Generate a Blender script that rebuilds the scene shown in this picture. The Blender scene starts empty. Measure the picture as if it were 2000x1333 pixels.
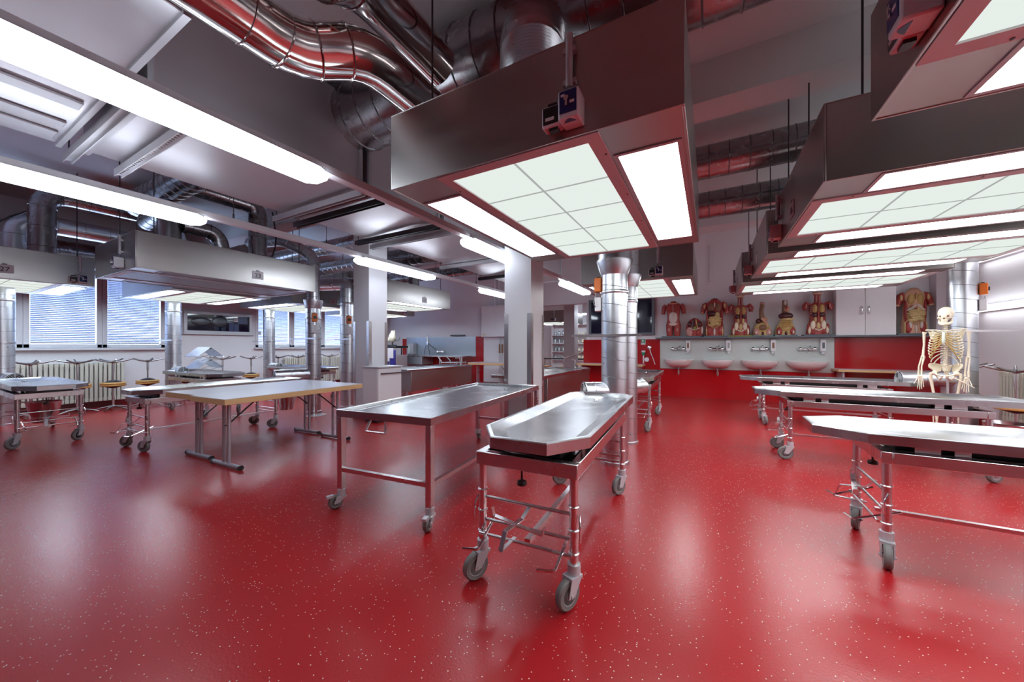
import bpy, math, random
from mathutils import Vector, Matrix
random.seed(7)
PI=math.pi
SC=bpy.context.scene
COL=SC.collection
def R(d): return math.radians(d)

# ------------------------------------------------------------------ mesh builder
class MB:
    def __init__(s): s.v=[]; s.f=[]
    def add(s,vs,fs):
        o=len(s.v); s.v+= [tuple(p) for p in vs]; s.f+=[tuple(i+o for i in q) for q in fs]; return s
    def bx(s,x0,x1,y0,y1,z0,z1,M=None):
        vs=[(x,y,z) for z in (z0,z1) for y in (y0,y1) for x in (x0,x1)]
        if M is not None: vs=[M@Vector(p) for p in vs]
        return s.add(vs,[(0,2,3,1),(4,5,7,6),(0,1,5,4),(2,6,7,3),(0,4,6,2),(1,3,7,5)])
    def box(s,c,d,M=None):
        x,y,z=c; a,b,e=d[0]/2,d[1]/2,d[2]/2
        return s.bx(x-a,x+a,y-b,y+b,z-e,z+e,M)
    def bar(s,p,q,w,h=None,up=(0,0,1)):
        p,q=Vector(p),Vector(q); d=(q-p); L=d.length; d.normalize()
        u=Vector(up)
        if abs(d.dot(u))>.95: u=Vector((1,0,0))
        a=d.cross(u).normalized(); b=a.cross(d); h=w if h is None else h
        vs=[]
        for o in (p,q):
            for i,j in ((-1,-1),(1,-1),(1,1),(-1,1)): vs.append(o+a*i*w/2+b*j*h/2)
        return s.add(vs,[(0,1,2,3),(7,6,5,4),(0,4,5,1),(1,5,6,2),(2,6,7,3),(3,7,4,0)])
    def tube(s,pts,r,n=10,cap=True):
        pts=[Vector(p) for p in pts]; m=len(pts)
        rs=r if isinstance(r,(list,tuple)) else [r]*m
        t0=(pts[1]-pts[0]).normalized()
        u=Vector((0,0,1)) if abs(t0.z)<.9 else Vector((1,0,0))
        a=t0.cross(u).normalized()
        vs=[]
        for i in range(m):
            if i==0: t=pts[1]-pts[0]
            elif i==m-1: t=pts[-1]-pts[-2]
            else: t=(pts[i+1]-pts[i]).normalized()+(pts[i]-pts[i-1]).normalized()
            if t.length<1e-9: t=pts[min(i+1,m-1)]-pts[max(i-1,0)]
            t.normalize()
            a=(a-t*a.dot(t)).normalized(); b=t.cross(a)
            for k in range(n):
                g=2*PI*k/n; vs.append(pts[i]+(a*math.cos(g)+b*math.sin(g))*rs[i])
        fs=[]
        for i in range(m-1):
            for k in range(n):
                k2=(k+1)%n; fs.append((i*n+k,i*n+k2,(i+1)*n+k2,(i+1)*n+k))
        if cap: fs.append(tuple(range(n-1,-1,-1))); fs.append(tuple((m-1)*n+k for k in range(n)))
        return s.add(vs,fs)
    def cyl(s,p,q,r,r1=None,n=16,cap=True): return s.tube([p,q],[r,r if r1 is None else r1],n,cap)
    def lathe(s,prof,c=(0,0,0),n=24,M=None):
        vs=[];fs=[];m=len(prof)
        for (r,z) in prof:
            for k in range(n):
                g=2*PI*k/n; p=Vector((r*math.cos(g),r*math.sin(g),z))
                if M is not None: p=M@p
                vs.append((p[0]+c[0],p[1]+c[1],p[2]+c[2]))
        for i in range(m-1):
            for k in range(n):
                k2=(k+1)%n; fs.append((i*n+k,i*n+k2,(i+1)*n+k2,(i+1)*n+k))
        if prof[0][0]>1e-6: fs.append(tuple(range(n-1,-1,-1)))
        if prof[-1][0]>1e-6: fs.append(tuple((m-1)*n+k for k in range(n)))
        return s.add(vs,fs)
    def loft(s,rings,cap=True):
        n=len(rings[0]); vs=[p for r in rings for p in r]; fs=[]
        for i in range(len(rings)-1):
            for k in range(n):
                k2=(k+1)%n; fs.append((i*n+k,i*n+k2,(i+1)*n+k2,(i+1)*n+k))
        if cap: fs.append(tuple(range(n-1,-1,-1))); fs.append(tuple((len(rings)-1)*n+k for k in range(n)))
        return s.add(vs,fs)
    def ell(s,c,r,nu=16,nv=10,M=None):
        vs=[];fs=[]
        for i in range(nv+1):
            t=PI*i/nv
            for k in range(nu):
                g=2*PI*k/nu
                p=Vector((r[0]*math.sin(t)*math.cos(g),r[1]*math.sin(t)*math.sin(g),r[2]*math.cos(t)))
                if M is not None: p=M@p
                vs.append((p[0]+c[0],p[1]+c[1],p[2]+c[2]))
        for i in range(nv):
            for k in range(nu):
                k2=(k+1)%nu; fs.append((i*nu+k,(i+1)*nu+k,(i+1)*nu+k2,i*nu+k2))
        return s.add(vs,fs)
    def ring(s,c,axis,Rr,r,n=24,m=6,arc=1.0):
        ax=Vector(axis).normalized(); u=Vector((0,0,1)) if abs(ax.z)<.9 else Vector((1,0,0))
        a=ax.cross(u).normalized(); b=ax.cross(a); k=int(n*arc)+(1 if arc<1 else 0)
        pts=[Vector(c)+(a*math.cos(2*PI*i/n)+b*math.sin(2*PI*i/n))*Rr for i in range(k+(1 if arc>=1 else 0))]
        return s.tube(pts,r,m,arc<1)
    def prism(s,poly,z0,z1):
        n=len(poly); vs=[(x,y,z0) for x,y in poly]+[(x,y,z1) for x,y in poly]
        fs=[tuple(range(n-1,-1,-1)),tuple(range(n,2*n))]+[(k,(k+1)%n,n+(k+1)%n,n+k) for k in range(n)]
        return s.add(vs,fs)
    def build(s,name,mat,parent=None,bev=0,sm=38,loc=None,rz=0):
        me=bpy.data.meshes.new(name); me.from_pydata(s.v,[],s.f); me.validate()
        me.materials.append(mat)
        if getattr(s,'dark',None):
            me.materials.append(M['seam'])
            for k in s.dark: me.polygons[k].material_index=1
        for p in me.polygons: p.use_smooth=True
        me.set_sharp_from_angle(angle=R(sm)); me.update()
        o=bpy.data.objects.new(name,me); COL.objects.link(o)
        if parent is not None: o.parent=parent
        if loc is not None: o.location=loc
        o.rotation_euler=(0,0,rz)
        if bev:
            b=o.modifiers.new('bevel','BEVEL'); b.width=bev; b.segments=2; b.limit_method='ANGLE'; b.angle_limit=R(40)
        return o
def tag(o,label=None,cat=None,group=None,kind=None):
    if label: o['label']=label
    if cat: o['category']=cat
    if group: o['group']=group
    if kind: o['kind']=kind
    return o
def empty(name,loc,rz=0,label=None,cat=None,group=None):
    o=bpy.data.objects.new(name,None); COL.objects.link(o); o.location=loc; o.rotation_euler=(0,0,rz)
    o.empty_display_size=.1
    return tag(o,label,cat,group)
def copy_tree(o,parent=None):
    c=o.copy(); COL.objects.link(c); c.parent=parent
    for ch in list(o.children): copy_tree(ch,c)
    return c
def dup(o,loc,rz=0,label=None,scale=None):
    c=copy_tree(o); c.location=loc; c.rotation_euler=(0,0,rz)
    if label: c['label']=label
    if scale: c.scale=scale
    return c
def rpath(pts,rad,n=7):
    """round the corners of a poly-line"""
    pts=[Vector(p) for p in pts]; out=[pts[0]]
    for i in range(1,len(pts)-1):
        a,b,c=pts[i-1],pts[i],pts[i+1]
        r=min(rad,(a-b).length*.49,(c-b).length*.49)
        p=b+(a-b).normalized()*r; q=b+(c-b).normalized()*r
        for k in range(n+1):
            t=k/n; out.append(p*(1-t)**2+b*2*t*(1-t)+q*t*t)
    out.append(pts[-1]); return out
def along(pts,step):
    """points and tangents every step along a path"""
    pts=[Vector(p) for p in pts]; res=[]; d=step/2
    for a,b in zip(pts,pts[1:]):
        L=(b-a).length
        while d<L: res.append((a+(b-a)*(d/L),(b-a).normalized())); d+=step
        d-=L
    return res
def ridged(mb,pts,r,step,rr,n=22):
    """a pipe whose wall carries a raised seam every step"""
    pts=[Vector(p) for p in pts]; cum=[0]
    for a,b in zip(pts,pts[1:]): cum.append(cum[-1]+(b-a).length)
    L=cum[-1]; S=[(c,0) for c in cum]; x=step/2; d=max(rr*.8,.004)
    while x<L-d*2:
        S+=[(x-d,0),(x-d*.5,rr),(x+d*.5,rr),(x+d,0)]; x+=step
    S.sort(); P=[];Q=[];last=-1
    for c,h in S:
        if c-last<1e-4: continue
        last=c; i=0
        while i<len(cum)-2 and cum[i+1]<c: i+=1
        t=(c-cum[i])/(cum[i+1]-cum[i]); P.append(pts[i].lerp(pts[i+1],t)); Q.append(r+h)
    mb.tube(P,Q,n); mb.dark=[k for i in range(len(P)-1) if Q[i]>r+rr*.5 and Q[i+1]>r+rr*.5 for k in range(i*n,(i+1)*n)]
    return mb
def text_mesh(body,size):
    cu=bpy.data.curves.new('lettering','FONT'); cu.body=body; cu.size=size; cu.align_x='CENTER'; cu.align_y='CENTER'; cu.extrude=.0008
    o=bpy.data.objects.new('lettering',cu); COL.objects.link(o)
    dg=bpy.context.evaluated_depsgraph_get(); me=bpy.data.meshes.new_from_object(o.evaluated_get(dg))
    bpy.data.objects.remove(o); bpy.data.curves.remove(cu); return me
def lettering(body,size,mat,parent,M):
    me=text_mesh(body,size); me.materials.clear(); me.materials.append(mat)
    o=bpy.data.objects.new('lettering',me); COL.objects.link(o); o.parent=parent; o.matrix_local=M; return o

# ------------------------------------------------------------------ materials
def lin(c): return tuple(((x/255)/12.92 if x/255<=.04045 else ((x/255+.055)/1.055)**2.4) for x in c)
def mat(name,col,rough=.5,metal=0,var=0,vs=8,rv=0,bump=0,bs=60,stretch=None,emit=None,es=0,coat=0,spec=.5,trans=0):
    m=bpy.data.materials.new(name); m.use_nodes=True; nt=m.node_tree; N=nt.nodes; L=nt.links
    b=N['Principled BSDF']; b.inputs['Base Color'].default_value=(*col,1); b.inputs['Roughness'].default_value=rough
    b.inputs['Metallic'].default_value=metal; b.inputs['Coat Weight'].default_value=coat; b.inputs['Specular IOR Level'].default_value=spec
    tc=N.new('ShaderNodeTexCoord'); vec=tc.outputs['Object']
    if stretch:
        mp=N.new('ShaderNodeMapping'); mp.inputs['Scale'].default_value=stretch; L.new(vec,mp.inputs['Vector']); vec=mp.outputs['Vector']
    if var or rv:
        nz=N.new('ShaderNodeTexNoise'); nz.inputs['Scale'].default_value=vs; nz.inputs['Detail'].default_value=4; L.new(vec,nz.inputs['Vector'])
    if var:
        mx=N.new('ShaderNodeMix'); mx.data_type='RGBA'
        mx.inputs['A'].default_value=(*[c*(1-var) for c in col],1); mx.inputs['B'].default_value=(*[min(1,c*(1+var)) for c in col],1)
        L.new(nz.outputs['Fac'],mx.inputs['Factor']); L.new(mx.outputs['Result'],b.inputs['Base Color'])
    if rv:
        mr=N.new('ShaderNodeMapRange'); mr.inputs['From Min'].default_value=.3; mr.inputs['From Max'].default_value=.7
        mr.inputs['To Min'].default_value=max(.02,rough-rv); mr.inputs['To Max'].default_value=rough+rv
        L.new(nz.outputs['Fac'],mr.inputs['Value']); L.new(mr.outputs['Result'],b.inputs['Roughness'])
    if bump:
        n2=N.new('ShaderNodeTexNoise'); n2.inputs['Scale'].default_value=bs; n2.inputs['Detail'].default_value=2; L.new(vec,n2.inputs['Vector'])
        bp=N.new('ShaderNodeBump'); bp.inputs['Strength'].default_value=bump; bp.inputs['Distance'].default_value=.01
        L.new(n2.outputs['Fac'],bp.inputs['Height']); L.new(bp.outputs['Normal'],b.inputs['Normal'])
    if emit: b.inputs['Emission Color'].default_value=(*emit,1); b.inputs['Emission Strength'].default_value=es
    if trans: b.inputs['Transmission Weight'].default_value=trans
    return m
def floor_mat():
    m=mat('red_resin_floor',(.36,.009,.014),.2,spec=.5); nt=m.node_tree; N=nt.nodes; L=nt.links; b=N['Principled BSDF']
    tc=N.new('ShaderNodeTexCoord'); v=tc.outputs['Object']
    vo=N.new('ShaderNodeTexVoronoi'); vo.inputs['Scale'].default_value=52; L.new(v,vo.inputs['Vector'])
    lt=N.new('ShaderNodeMath'); lt.operation='LESS_THAN'; lt.inputs[1].default_value=.125; L.new(vo.outputs['Distance'],lt.inputs[0])
    sp=N.new('ShaderNodeSeparateColor'); L.new(vo.outputs['Color'],sp.inputs['Color'])
    gt=N.new('ShaderNodeMath'); gt.operation='GREATER_THAN'; gt.inputs[1].default_value=.35; L.new(sp.outputs['Red'],gt.inputs[0])
    mu=N.new('ShaderNodeMath'); mu.operation='MULTIPLY'; L.new(lt.outputs[0],mu.inputs[0]); L.new(gt.outputs[0],mu.inputs[1])
    nz=N.new('ShaderNodeTexNoise'); nz.inputs['Scale'].default_value=1.3; nz.inputs['Detail'].default_value=2; L.new(v,nz.inputs['Vector'])
    mx=N.new('ShaderNodeMix'); mx.data_type='RGBA'; mx.inputs['A'].default_value=(.32,.008,.011,1); mx.inputs['B'].default_value=(.34,.010,.013,1); L.new(nz.outputs['Fac'],mx.inputs['Factor'])
    m2=N.new('ShaderNodeMix'); m2.data_type='RGBA'; m2.inputs['B'].default_value=(.72,.55,.48,1); L.new(mu.outputs[0],m2.inputs['Factor']); L.new(mx.outputs['Result'],m2.inputs['A'])
    L.new(m2.outputs['Result'],b.inputs['Base Color'])
    mr=N.new('ShaderNodeMapRange'); mr.inputs['To Min'].default_value=.24; mr.inputs['To Max'].default_value=.3; b.inputs['Roughness'].default_value=.27
    n2=N.new('ShaderNodeTexNoise'); n2.inputs['Scale'].default_value=90; n2.inputs['Detail'].default_value=2; L.new(v,n2.inputs['Vector'])
    bp=N.new('ShaderNodeBump'); bp.inputs['Strength'].default_value=.07; bp.inputs['Distance'].default_value=.01; L.new(n2.outputs['Fac'],bp.inputs['Height']); L.new(bp.outputs['Normal'],b.inputs['Normal'])
    return m
def emit_mat(name,col,s):
    m=bpy.data.materials.new(name); m.use_nodes=True; N=m.node_tree.nodes; N.clear()
    e=N.new('ShaderNodeEmission'); e.inputs['Color'].default_value=(*col,1); e.inputs['Strength'].default_value=s
    o=N.new('ShaderNodeOutputMaterial'); m.node_tree.links.new(e.outputs[0],o.inputs['Surface']); return m
def mix_mat(name,kind,col,fac,rough=.05):
    m=bpy.data.materials.new(name); m.use_nodes=True; N=m.node_tree.nodes; L=m.node_tree.links; N.clear()
    o=N.new('ShaderNodeOutputMaterial'); mx=N.new('ShaderNodeMixShader'); mx.inputs[0].default_value=fac
    if kind=='glass':
        a=N.new('ShaderNodeBsdfTransparent'); b=N.new('ShaderNodeBsdfGlossy'); b.inputs['Roughness'].default_value=rough; b.inputs['Color'].default_value=(*col,1)
    else:
        a=N.new('ShaderNodeBsdfDiffuse'); a.inputs['Color'].default_value=(*col,1); b=N.new('ShaderNodeBsdfTranslucent'); b.inputs['Color'].default_value=(*col,1)
    L.new(a.outputs[0],mx.inputs[1]); L.new(b.outputs[0],mx.inputs[2]); L.new(mx.outputs[0],o.inputs['Surface']); return m
M={}
M['floor']=floor_mat()
M['wall']=mat('painted_wall',(.78,.78,.82),.7,var=.03,vs=1.5,bump=.02,bs=120)
M['ceil']=mat('painted_ceiling',(.80,.79,.8),.8,var=.03,vs=1)
M['pillar']=mat('pillar_paint',(.68,.67,.7),.4,var=.02)
M['steel']=mat('stainless_steel',(.66,.65,.66),.26,1,var=.04,vs=3,rv=.03)
M['brush']=mat('brushed_steel',(.42,.40,.385),.33,1,var=.07,vs=1.6,rv=.04,stretch=(1,1,5))
M['tray']=mat('worn_tray_steel',(.52,.53,.545),.25,1,var=.05,vs=4,rv=.05,bump=.02,bs=7)
M['pol']=mat('polished_cladding',(.66,.6,.58),.13,1,var=.04,rv=.05)
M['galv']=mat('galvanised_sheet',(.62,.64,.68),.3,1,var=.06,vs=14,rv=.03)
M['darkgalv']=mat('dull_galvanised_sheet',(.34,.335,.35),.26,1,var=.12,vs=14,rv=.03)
M['duct']=mat('flat_duct_sheet',(.6,.58,.61),.42,.75,var=.07,vs=1.1,rv=.1)
M['chrome']=mat('chrome',(.75,.75,.76),.08,1)
M['void']=mat('dark_opening',(.006,.006,.007),.95,spec=.1)
M['framelit']=mat('pale_frame_metal',(.7,.68,.7),.45)
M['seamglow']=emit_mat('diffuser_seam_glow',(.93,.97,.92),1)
M['seam']=mat('seam_shadow_steel',(.12,.12,.13),.45,.8)
M['glowcool']=emit_mat('cool_lamp_glow',(.74,.86,1.0),1)
M['wornchrome']=mat('worn_chrome',(.34,.33,.34),.22,1)
M['wallglow']=emit_mat('wall_tube_glow',(.97,.97,1.0),1)
M['white']=mat('white_enamel',(.78,.77,.8),.3)
M['ceram']=mat('white_ceramic',(.82,.81,.82),.12,coat=.4)
M['whitep']=mat('white_plastic',(.74,.74,.78),.35)
M['grey']=mat('grey_plastic',(.3,.31,.33),.45)
M['lgrey']=mat('light_grey_metal',(.52,.52,.55),.4,.3)
M['rubber']=mat('grey_rubber',(.16,.155,.15),.6,var=.2,vs=20)
M['hub']=mat('wheel_hub',(.36,.35,.37),.4)
M['black']=mat('black_plastic',(.012,.012,.014),.35)
M['dark']=mat('dark_steel',(.07,.07,.075),.3,.8)
M['rod']=mat('dark_rod',(.06,.055,.06),.45,.6)
M['navy']=mat('navy_plastic',(.012,.02,.12),.3)
M['orange']=mat('orange_plastic',(.75,.17,.02),.4)
M['red']=mat('red_gloss_panel',(.42,.004,.008),.14,coat=.3)
M['dred']=mat('dark_red_skirting',(.16,.008,.012),.3)
M['lam']=mat('grey_laminate',(.6,.59,.66),.3,var=.03)
M['beech']=mat('beech_edge',(.62,.40,.19),.45,var=.12,vs=14,stretch=(6,1,6))
M['seat']=mat('varnished_wood_seat',(.62,.36,.12),.3,var=.15,vs=12)
M['leggrey']=mat('silver_painted_tube',(.42,.42,.46),.4,.5)
M['yel']=mat('cream_roller',(.68,.62,.34),.5)
M['panelgrey']=mat('grey_wall_panel',(.52,.55,.54),.3,.2,var=.04,vs=2)
M['steelpanel']=mat('steel_splashback',(.42,.47,.52),.3,.6,var=.06,vs=3)
M['tv']=mat('screen_glass',(.006,.008,.03),.06,coat=.5)
M['green']=mat('safety_green',(.01,.25,.14),.4)
M['card']=mat('white_card',(.75,.74,.78),.5)
M['ink']=mat('black_ink',(.02,.02,.03),.6)
M['rad']=mat('radiator_enamel',(.66,.66,.58),.35)
M['bone']=mat('ivory_bone',(.78,.71,.55),.45,var=.08,vs=30)
M['cart']=mat('costal_cartilage',(.55,.40,.14),.5)
M['stern']=mat('pale_sternum',(.62,.70,.62),.45)
M['flesh']=mat('muscle_red',(.33,.035,.03),.4,var=.5,vs=35,stretch=(1,1,.25))
M['dflesh']=mat('dark_liver_red',(.07,.012,.016),.25,var=.3,vs=20)
M['pink']=mat('pale_muscle',(.5,.24,.22),.4,var=.35,vs=30,stretch=(1,1,.2))
M['tan']=mat('bone_yellow',(.60,.45,.20),.45,var=.4,vs=30)
M['gold']=mat('lung_ochre',(.50,.33,.11),.4,var=.25,vs=25)
M['sheath']=mat('white_tendon',(.66,.58,.52),.4,var=.12,vs=20)
M['brown']=mat('organ_brown',(.22,.10,.05),.4,var=.5,vs=30)
M['skin']=mat('model_skin',(.62,.34,.22),.45)
M['teal']=mat('grey_green_base',(.14,.19,.2),.5)
M['olive']=mat('olive_base',(.2,.24,.04),.5)
M['gbase']=mat('slate_base',(.12,.14,.17),.5)
M['bluebag']=mat('blue_plastic_bag',(.03,.03,.25),.35)
M['glow']=emit_mat('lamp_glow',(.93,.97,1.0),1)      # strengths are set at the end
M['panelglow']=emit_mat('diffuser_glow',(.93,1.0,.95),1)
M['glowstrip']=emit_mat('tube_glow',(.80,.89,1.0),1)
M['offpanel']=mat('unlit_diffuser',(.24,.22,.27),.4)
M['glass']=mix_mat('window_glass','glass',(.9,.95,1),.08)
M['slat']=mix_mat('blind_slat','trans',(.40,.43,.52),.22)
M['pvc']=mat('window_frame_white',(.72,.74,.8),.35)
# ------------------------------------------------------------------ the room
XL,XR,YB,YF,ZC=-10.9,3.75,9.65,-7,3.9
def struct(name,mb,m,label=None,**k): return tag(mb.build(name,m,**k),label,kind='structure')
struct('floor',MB().bx(XL-.2,XR+.2,YF-.2,YB+.2,-.1,0),M['floor'],sm=20)
struct('ceiling',MB().bx(XL-.2,XR+.2,YF-.2,YB+.2,ZC,ZC+.15),M['ceil'])
OX0,OX1,OZ=-4.45,-2.96,2.42
struct('wall_back',MB().bx(XL-.2,OX0,YB,YB+.18,0,ZC).bx(OX1,XR+.2,YB,YB+.18,0,ZC).bx(OX0,OX1,YB,YB+.18,OZ,ZC),M['wall'])
struct('wall_right',MB().bx(XR,XR+.2,YF-.2,YB,0,ZC),M['wall'])
struct('wall_front',MB().bx(XL-.2,XR+.2,YF-.2,YF,0,ZC),M['wall'])
WZ0,WZ1=1.2,2.78
bays=[(-2.6,.0),(.45,3.36),(5.22,8.15)]
w=MB().bx(XL-.2,XL,YF-.2,YB,0,WZ0).bx(XL-.2,XL,YF-.2,YB,WZ1,ZC)
ed=[YF-.2]+[q for b in bays for q in b]+[YB]
for a,b in zip(ed[::2],ed[1::2]): w.bx(XL-.2,XL,a,b,WZ0,WZ1)
struct('wall_left',w,M['wall'])
n=0
for (a,b) in bays:
    k=3 if b-a>2.7 else 2
    L=(b-a)/k
    for i in range(k):
        n+=1; y0=a+i*L; y1=y0+L
        f=MB(); t=.075; xa,xb=XL-.1,XL+.012
        f.bx(xa,xb,y0,y1,WZ0,WZ0+t).bx(xa,xb,y0,y1,WZ1-t,WZ1).bx(xa,xb,y0,y0+t,WZ0,WZ1).bx(xa,xb,y1-t,y1,WZ0,WZ1)
        fo=struct('window_%d'%n,f,M['pvc'],bev=.008)
        MB().bx(XL-.085,XL-.08,y0+t,y1-t,WZ0+t,WZ1-t).build('pane',M['glass'],fo)
        s=MB(); z=WZ0+t+.02
        while z<WZ1-t-.02:
            T=Matrix.Translation((XL-.045,(y0+y1)/2,z))@Matrix.Rotation(R(-38),4,'Y')
            s.box((0,0,0),(.05,L-2*t-.02,.0012),T); z+=.036
        s.build('venetian_blind',M['slat'],fo)
        c=MB()
        for g in (.25,.75): c.cyl((XL-.018,y0+L*g,WZ0+t),(XL-.018,y0+L*g,WZ1-t),.0015,n=5)
        c.bx(XL-.055,XL-.02,y0+t,y1-t,WZ1-t-.03,WZ1-t).bx(XL-.052,XL-.025,y0+t,y1-t,WZ0+t+.004,WZ0+t+.018)
        c.build('blind_rail',M['pvc'],fo)
    n0=n
    struct('trim_%d'%(1+bays.index((a,b))),MB().bx(XL-.01,XL+.1,a-.04,b+.04,WZ0-.045,WZ0-.003),M['pvc'],bev=.006)
struct('baseboard_left',MB().bx(XL,XL+.015,YF,YB,0,.11),M['dred'])
struct('baseboard_right',MB().bx(XR-.015,XR,YF,YB-.02,0,.11),M['dred'])
struct('baseboard_back',MB().bx(-6.34,OX0,YB-.015,YB,0,.1).bx(XL,-9.9,YB-.015,YB,0,.1),M['dred'])
# beam across the ceiling and the pillars that carry it
struct('ceiling_beam',MB().bx(XL,XR,3.8,4.14,3.52,ZC),M['ceil'],'white downstand beam crossing the ceiling above the pillars')
struct('ceiling_beam',MB().bx(XL,XR,8.05,8.4,3.6,ZC),M['ceil'],'white downstand beam near the back wall')
def pillar(x0,x1,y0,y1,label):
    p=struct('pillar',MB().bx(x0,x1,y0,y1,.1,3.52 if y0<4 else ZC),M['pillar'],label)
    MB().bx(x0-.008,x1+.008,y0-.008,y1+.008,0,.1).build('plinth',M['dred'],p)
    for (cx,sx) in ((x0,1),(x1,-1)):
        for (cy,sy) in ((y0,1),(y1,-1)):
            g=MB(); e=.006; w=.055
            xs=sorted((cx-sx*e,cx+sx*w)); ys=sorted((cy-sy*e,cy-sy*.0005)); g.bx(*xs,*ys,.1,1.66)
            xs=sorted((cx-sx*e,cx-sx*.0005)); ys=sorted((cy,cy+sy*w)); g.bx(*xs,*ys,.1,1.66)
            g.build('corner_guard',M['steel'],p)
    return p
pillar(-5.43,-5.04,4.145,4.535,'white square pillar with steel corner guards beside the white cabinet')
pillar(-2.39,-2.0,4.145,4.535,'white square pillar with steel corner guards at the end of the rimmed steel table')
# back wall linings
struct('wall_back_lining',MB().bx(-3.04,-1.075,YB-.02,YB,0,1.41),M['red'],'red glossy wall panel under the dark television')
struct('wall_back_lining',MB().bx(-1.07,2.25,YB-.02,YB,0,.68),M['red'],'red glossy wall panel below the row of washbasins')
struct('wall_back_lining',MB().bx(2.256,XR-.001,YB-.02,YB,0,1.41),M['red'],'red glossy wall panel under the white wall cupboard')
struct('wall_back_lining',MB().bx(-1.07,2.25,YB-.025,YB,.685,1.415),M['panelgrey'],'grey wall panel behind the four washbasins')
struct('wall_back_lining',MB().bx(-9.69,-6.64,YB-.02,YB,.9,1.55),M['steelpanel'],'pale steel splashback behind the long steel counter')
struct('wall_back_lining',MB().bx(-9.9,-9.695,YB-.018,YB,.0,1.51).bx(-6.635,-6.345,YB-.018,YB,0,1.55).bx(-9.695,-6.635,YB-.016,YB,0,.895),M['red'],'red wall panels framing the steel splashback')
struct('wall_back_pier',MB().bx(3.62,3.745,9.42,YB-.0005,1.44,ZC),M['wall'],'white pier in the back right corner')
# adjoining hall seen through the opening
struct('floor_hall',MB().bx(-9.5,1,YB+.2,17.2,-.1,0),M['floor'])
struct('wall_hall_back',MB().bx(-9.5,1,17,17.2,0,3.4),M['wall'])
struct('wall_hall_side',MB().bx(-9.5,-9.3,YB+.2,17,0,3.4).bx(.8,1,YB+.2,17,0,3.4),M['wall'])
struct('ceiling_hall',MB().bx(-9.5,1,YB+.19,17.2,3.4,3.5),M['ceil'])

# ------------------------------------------------------------------ dissection trolleys
def caster(parent,x,y,ang,r=.073,zt=.2):
    """fork, wheel and hub turning about the leg axis"""
    off=.045; f=MB()
    f.cyl((0,0,zt-.05),(0,0,zt),.031,n=18); f.box((.01,0,zt-.055),(.075,.062,.014))
    for s in (-1,1):
        pts=[(-.03,zt-.05),(.045,zt-.05),(off+.02,r-.008),(off-.02,r-.008)]
        vs=[(px,s*.026+d,pz) for d in (-.003,.003) for px,pz in pts]
        f.add(vs,[(0,1,2,3),(7,6,5,4),(0,4,5,1),(1,5,6,2),(2,6,7,3),(3,7,4,0)])
    f.cyl((off,-.034,r),(off,.034,r),.008,n=10)
    c=f.build('caster',M['lgrey'],parent,loc=(x,y,0)); c.rotation_euler=(0,0,ang)
    A=Matrix.Rotation(R(90),3,'X'); c0=(off,0,r)
    MB().lathe([(r*.62,-.016),(r-.008,-.018),(r,-.009),(r,.009),(r-.008,.018),(r*.62,.016),(r*.62,-.016)],c0,28,A).build('wheel',M['rubber'],c)
    MB().lathe([(.0,-.017),(r*.2,-.022),(r*.22,-.017),(r*.5,-.014),(r*.64,-.017),(r*.64,.017),(r*.5,.014),(r*.22,.017),(r*.2,.022),(0,.017)],c0,22,A).build('hub',M['hub'],c)
    return c
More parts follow.
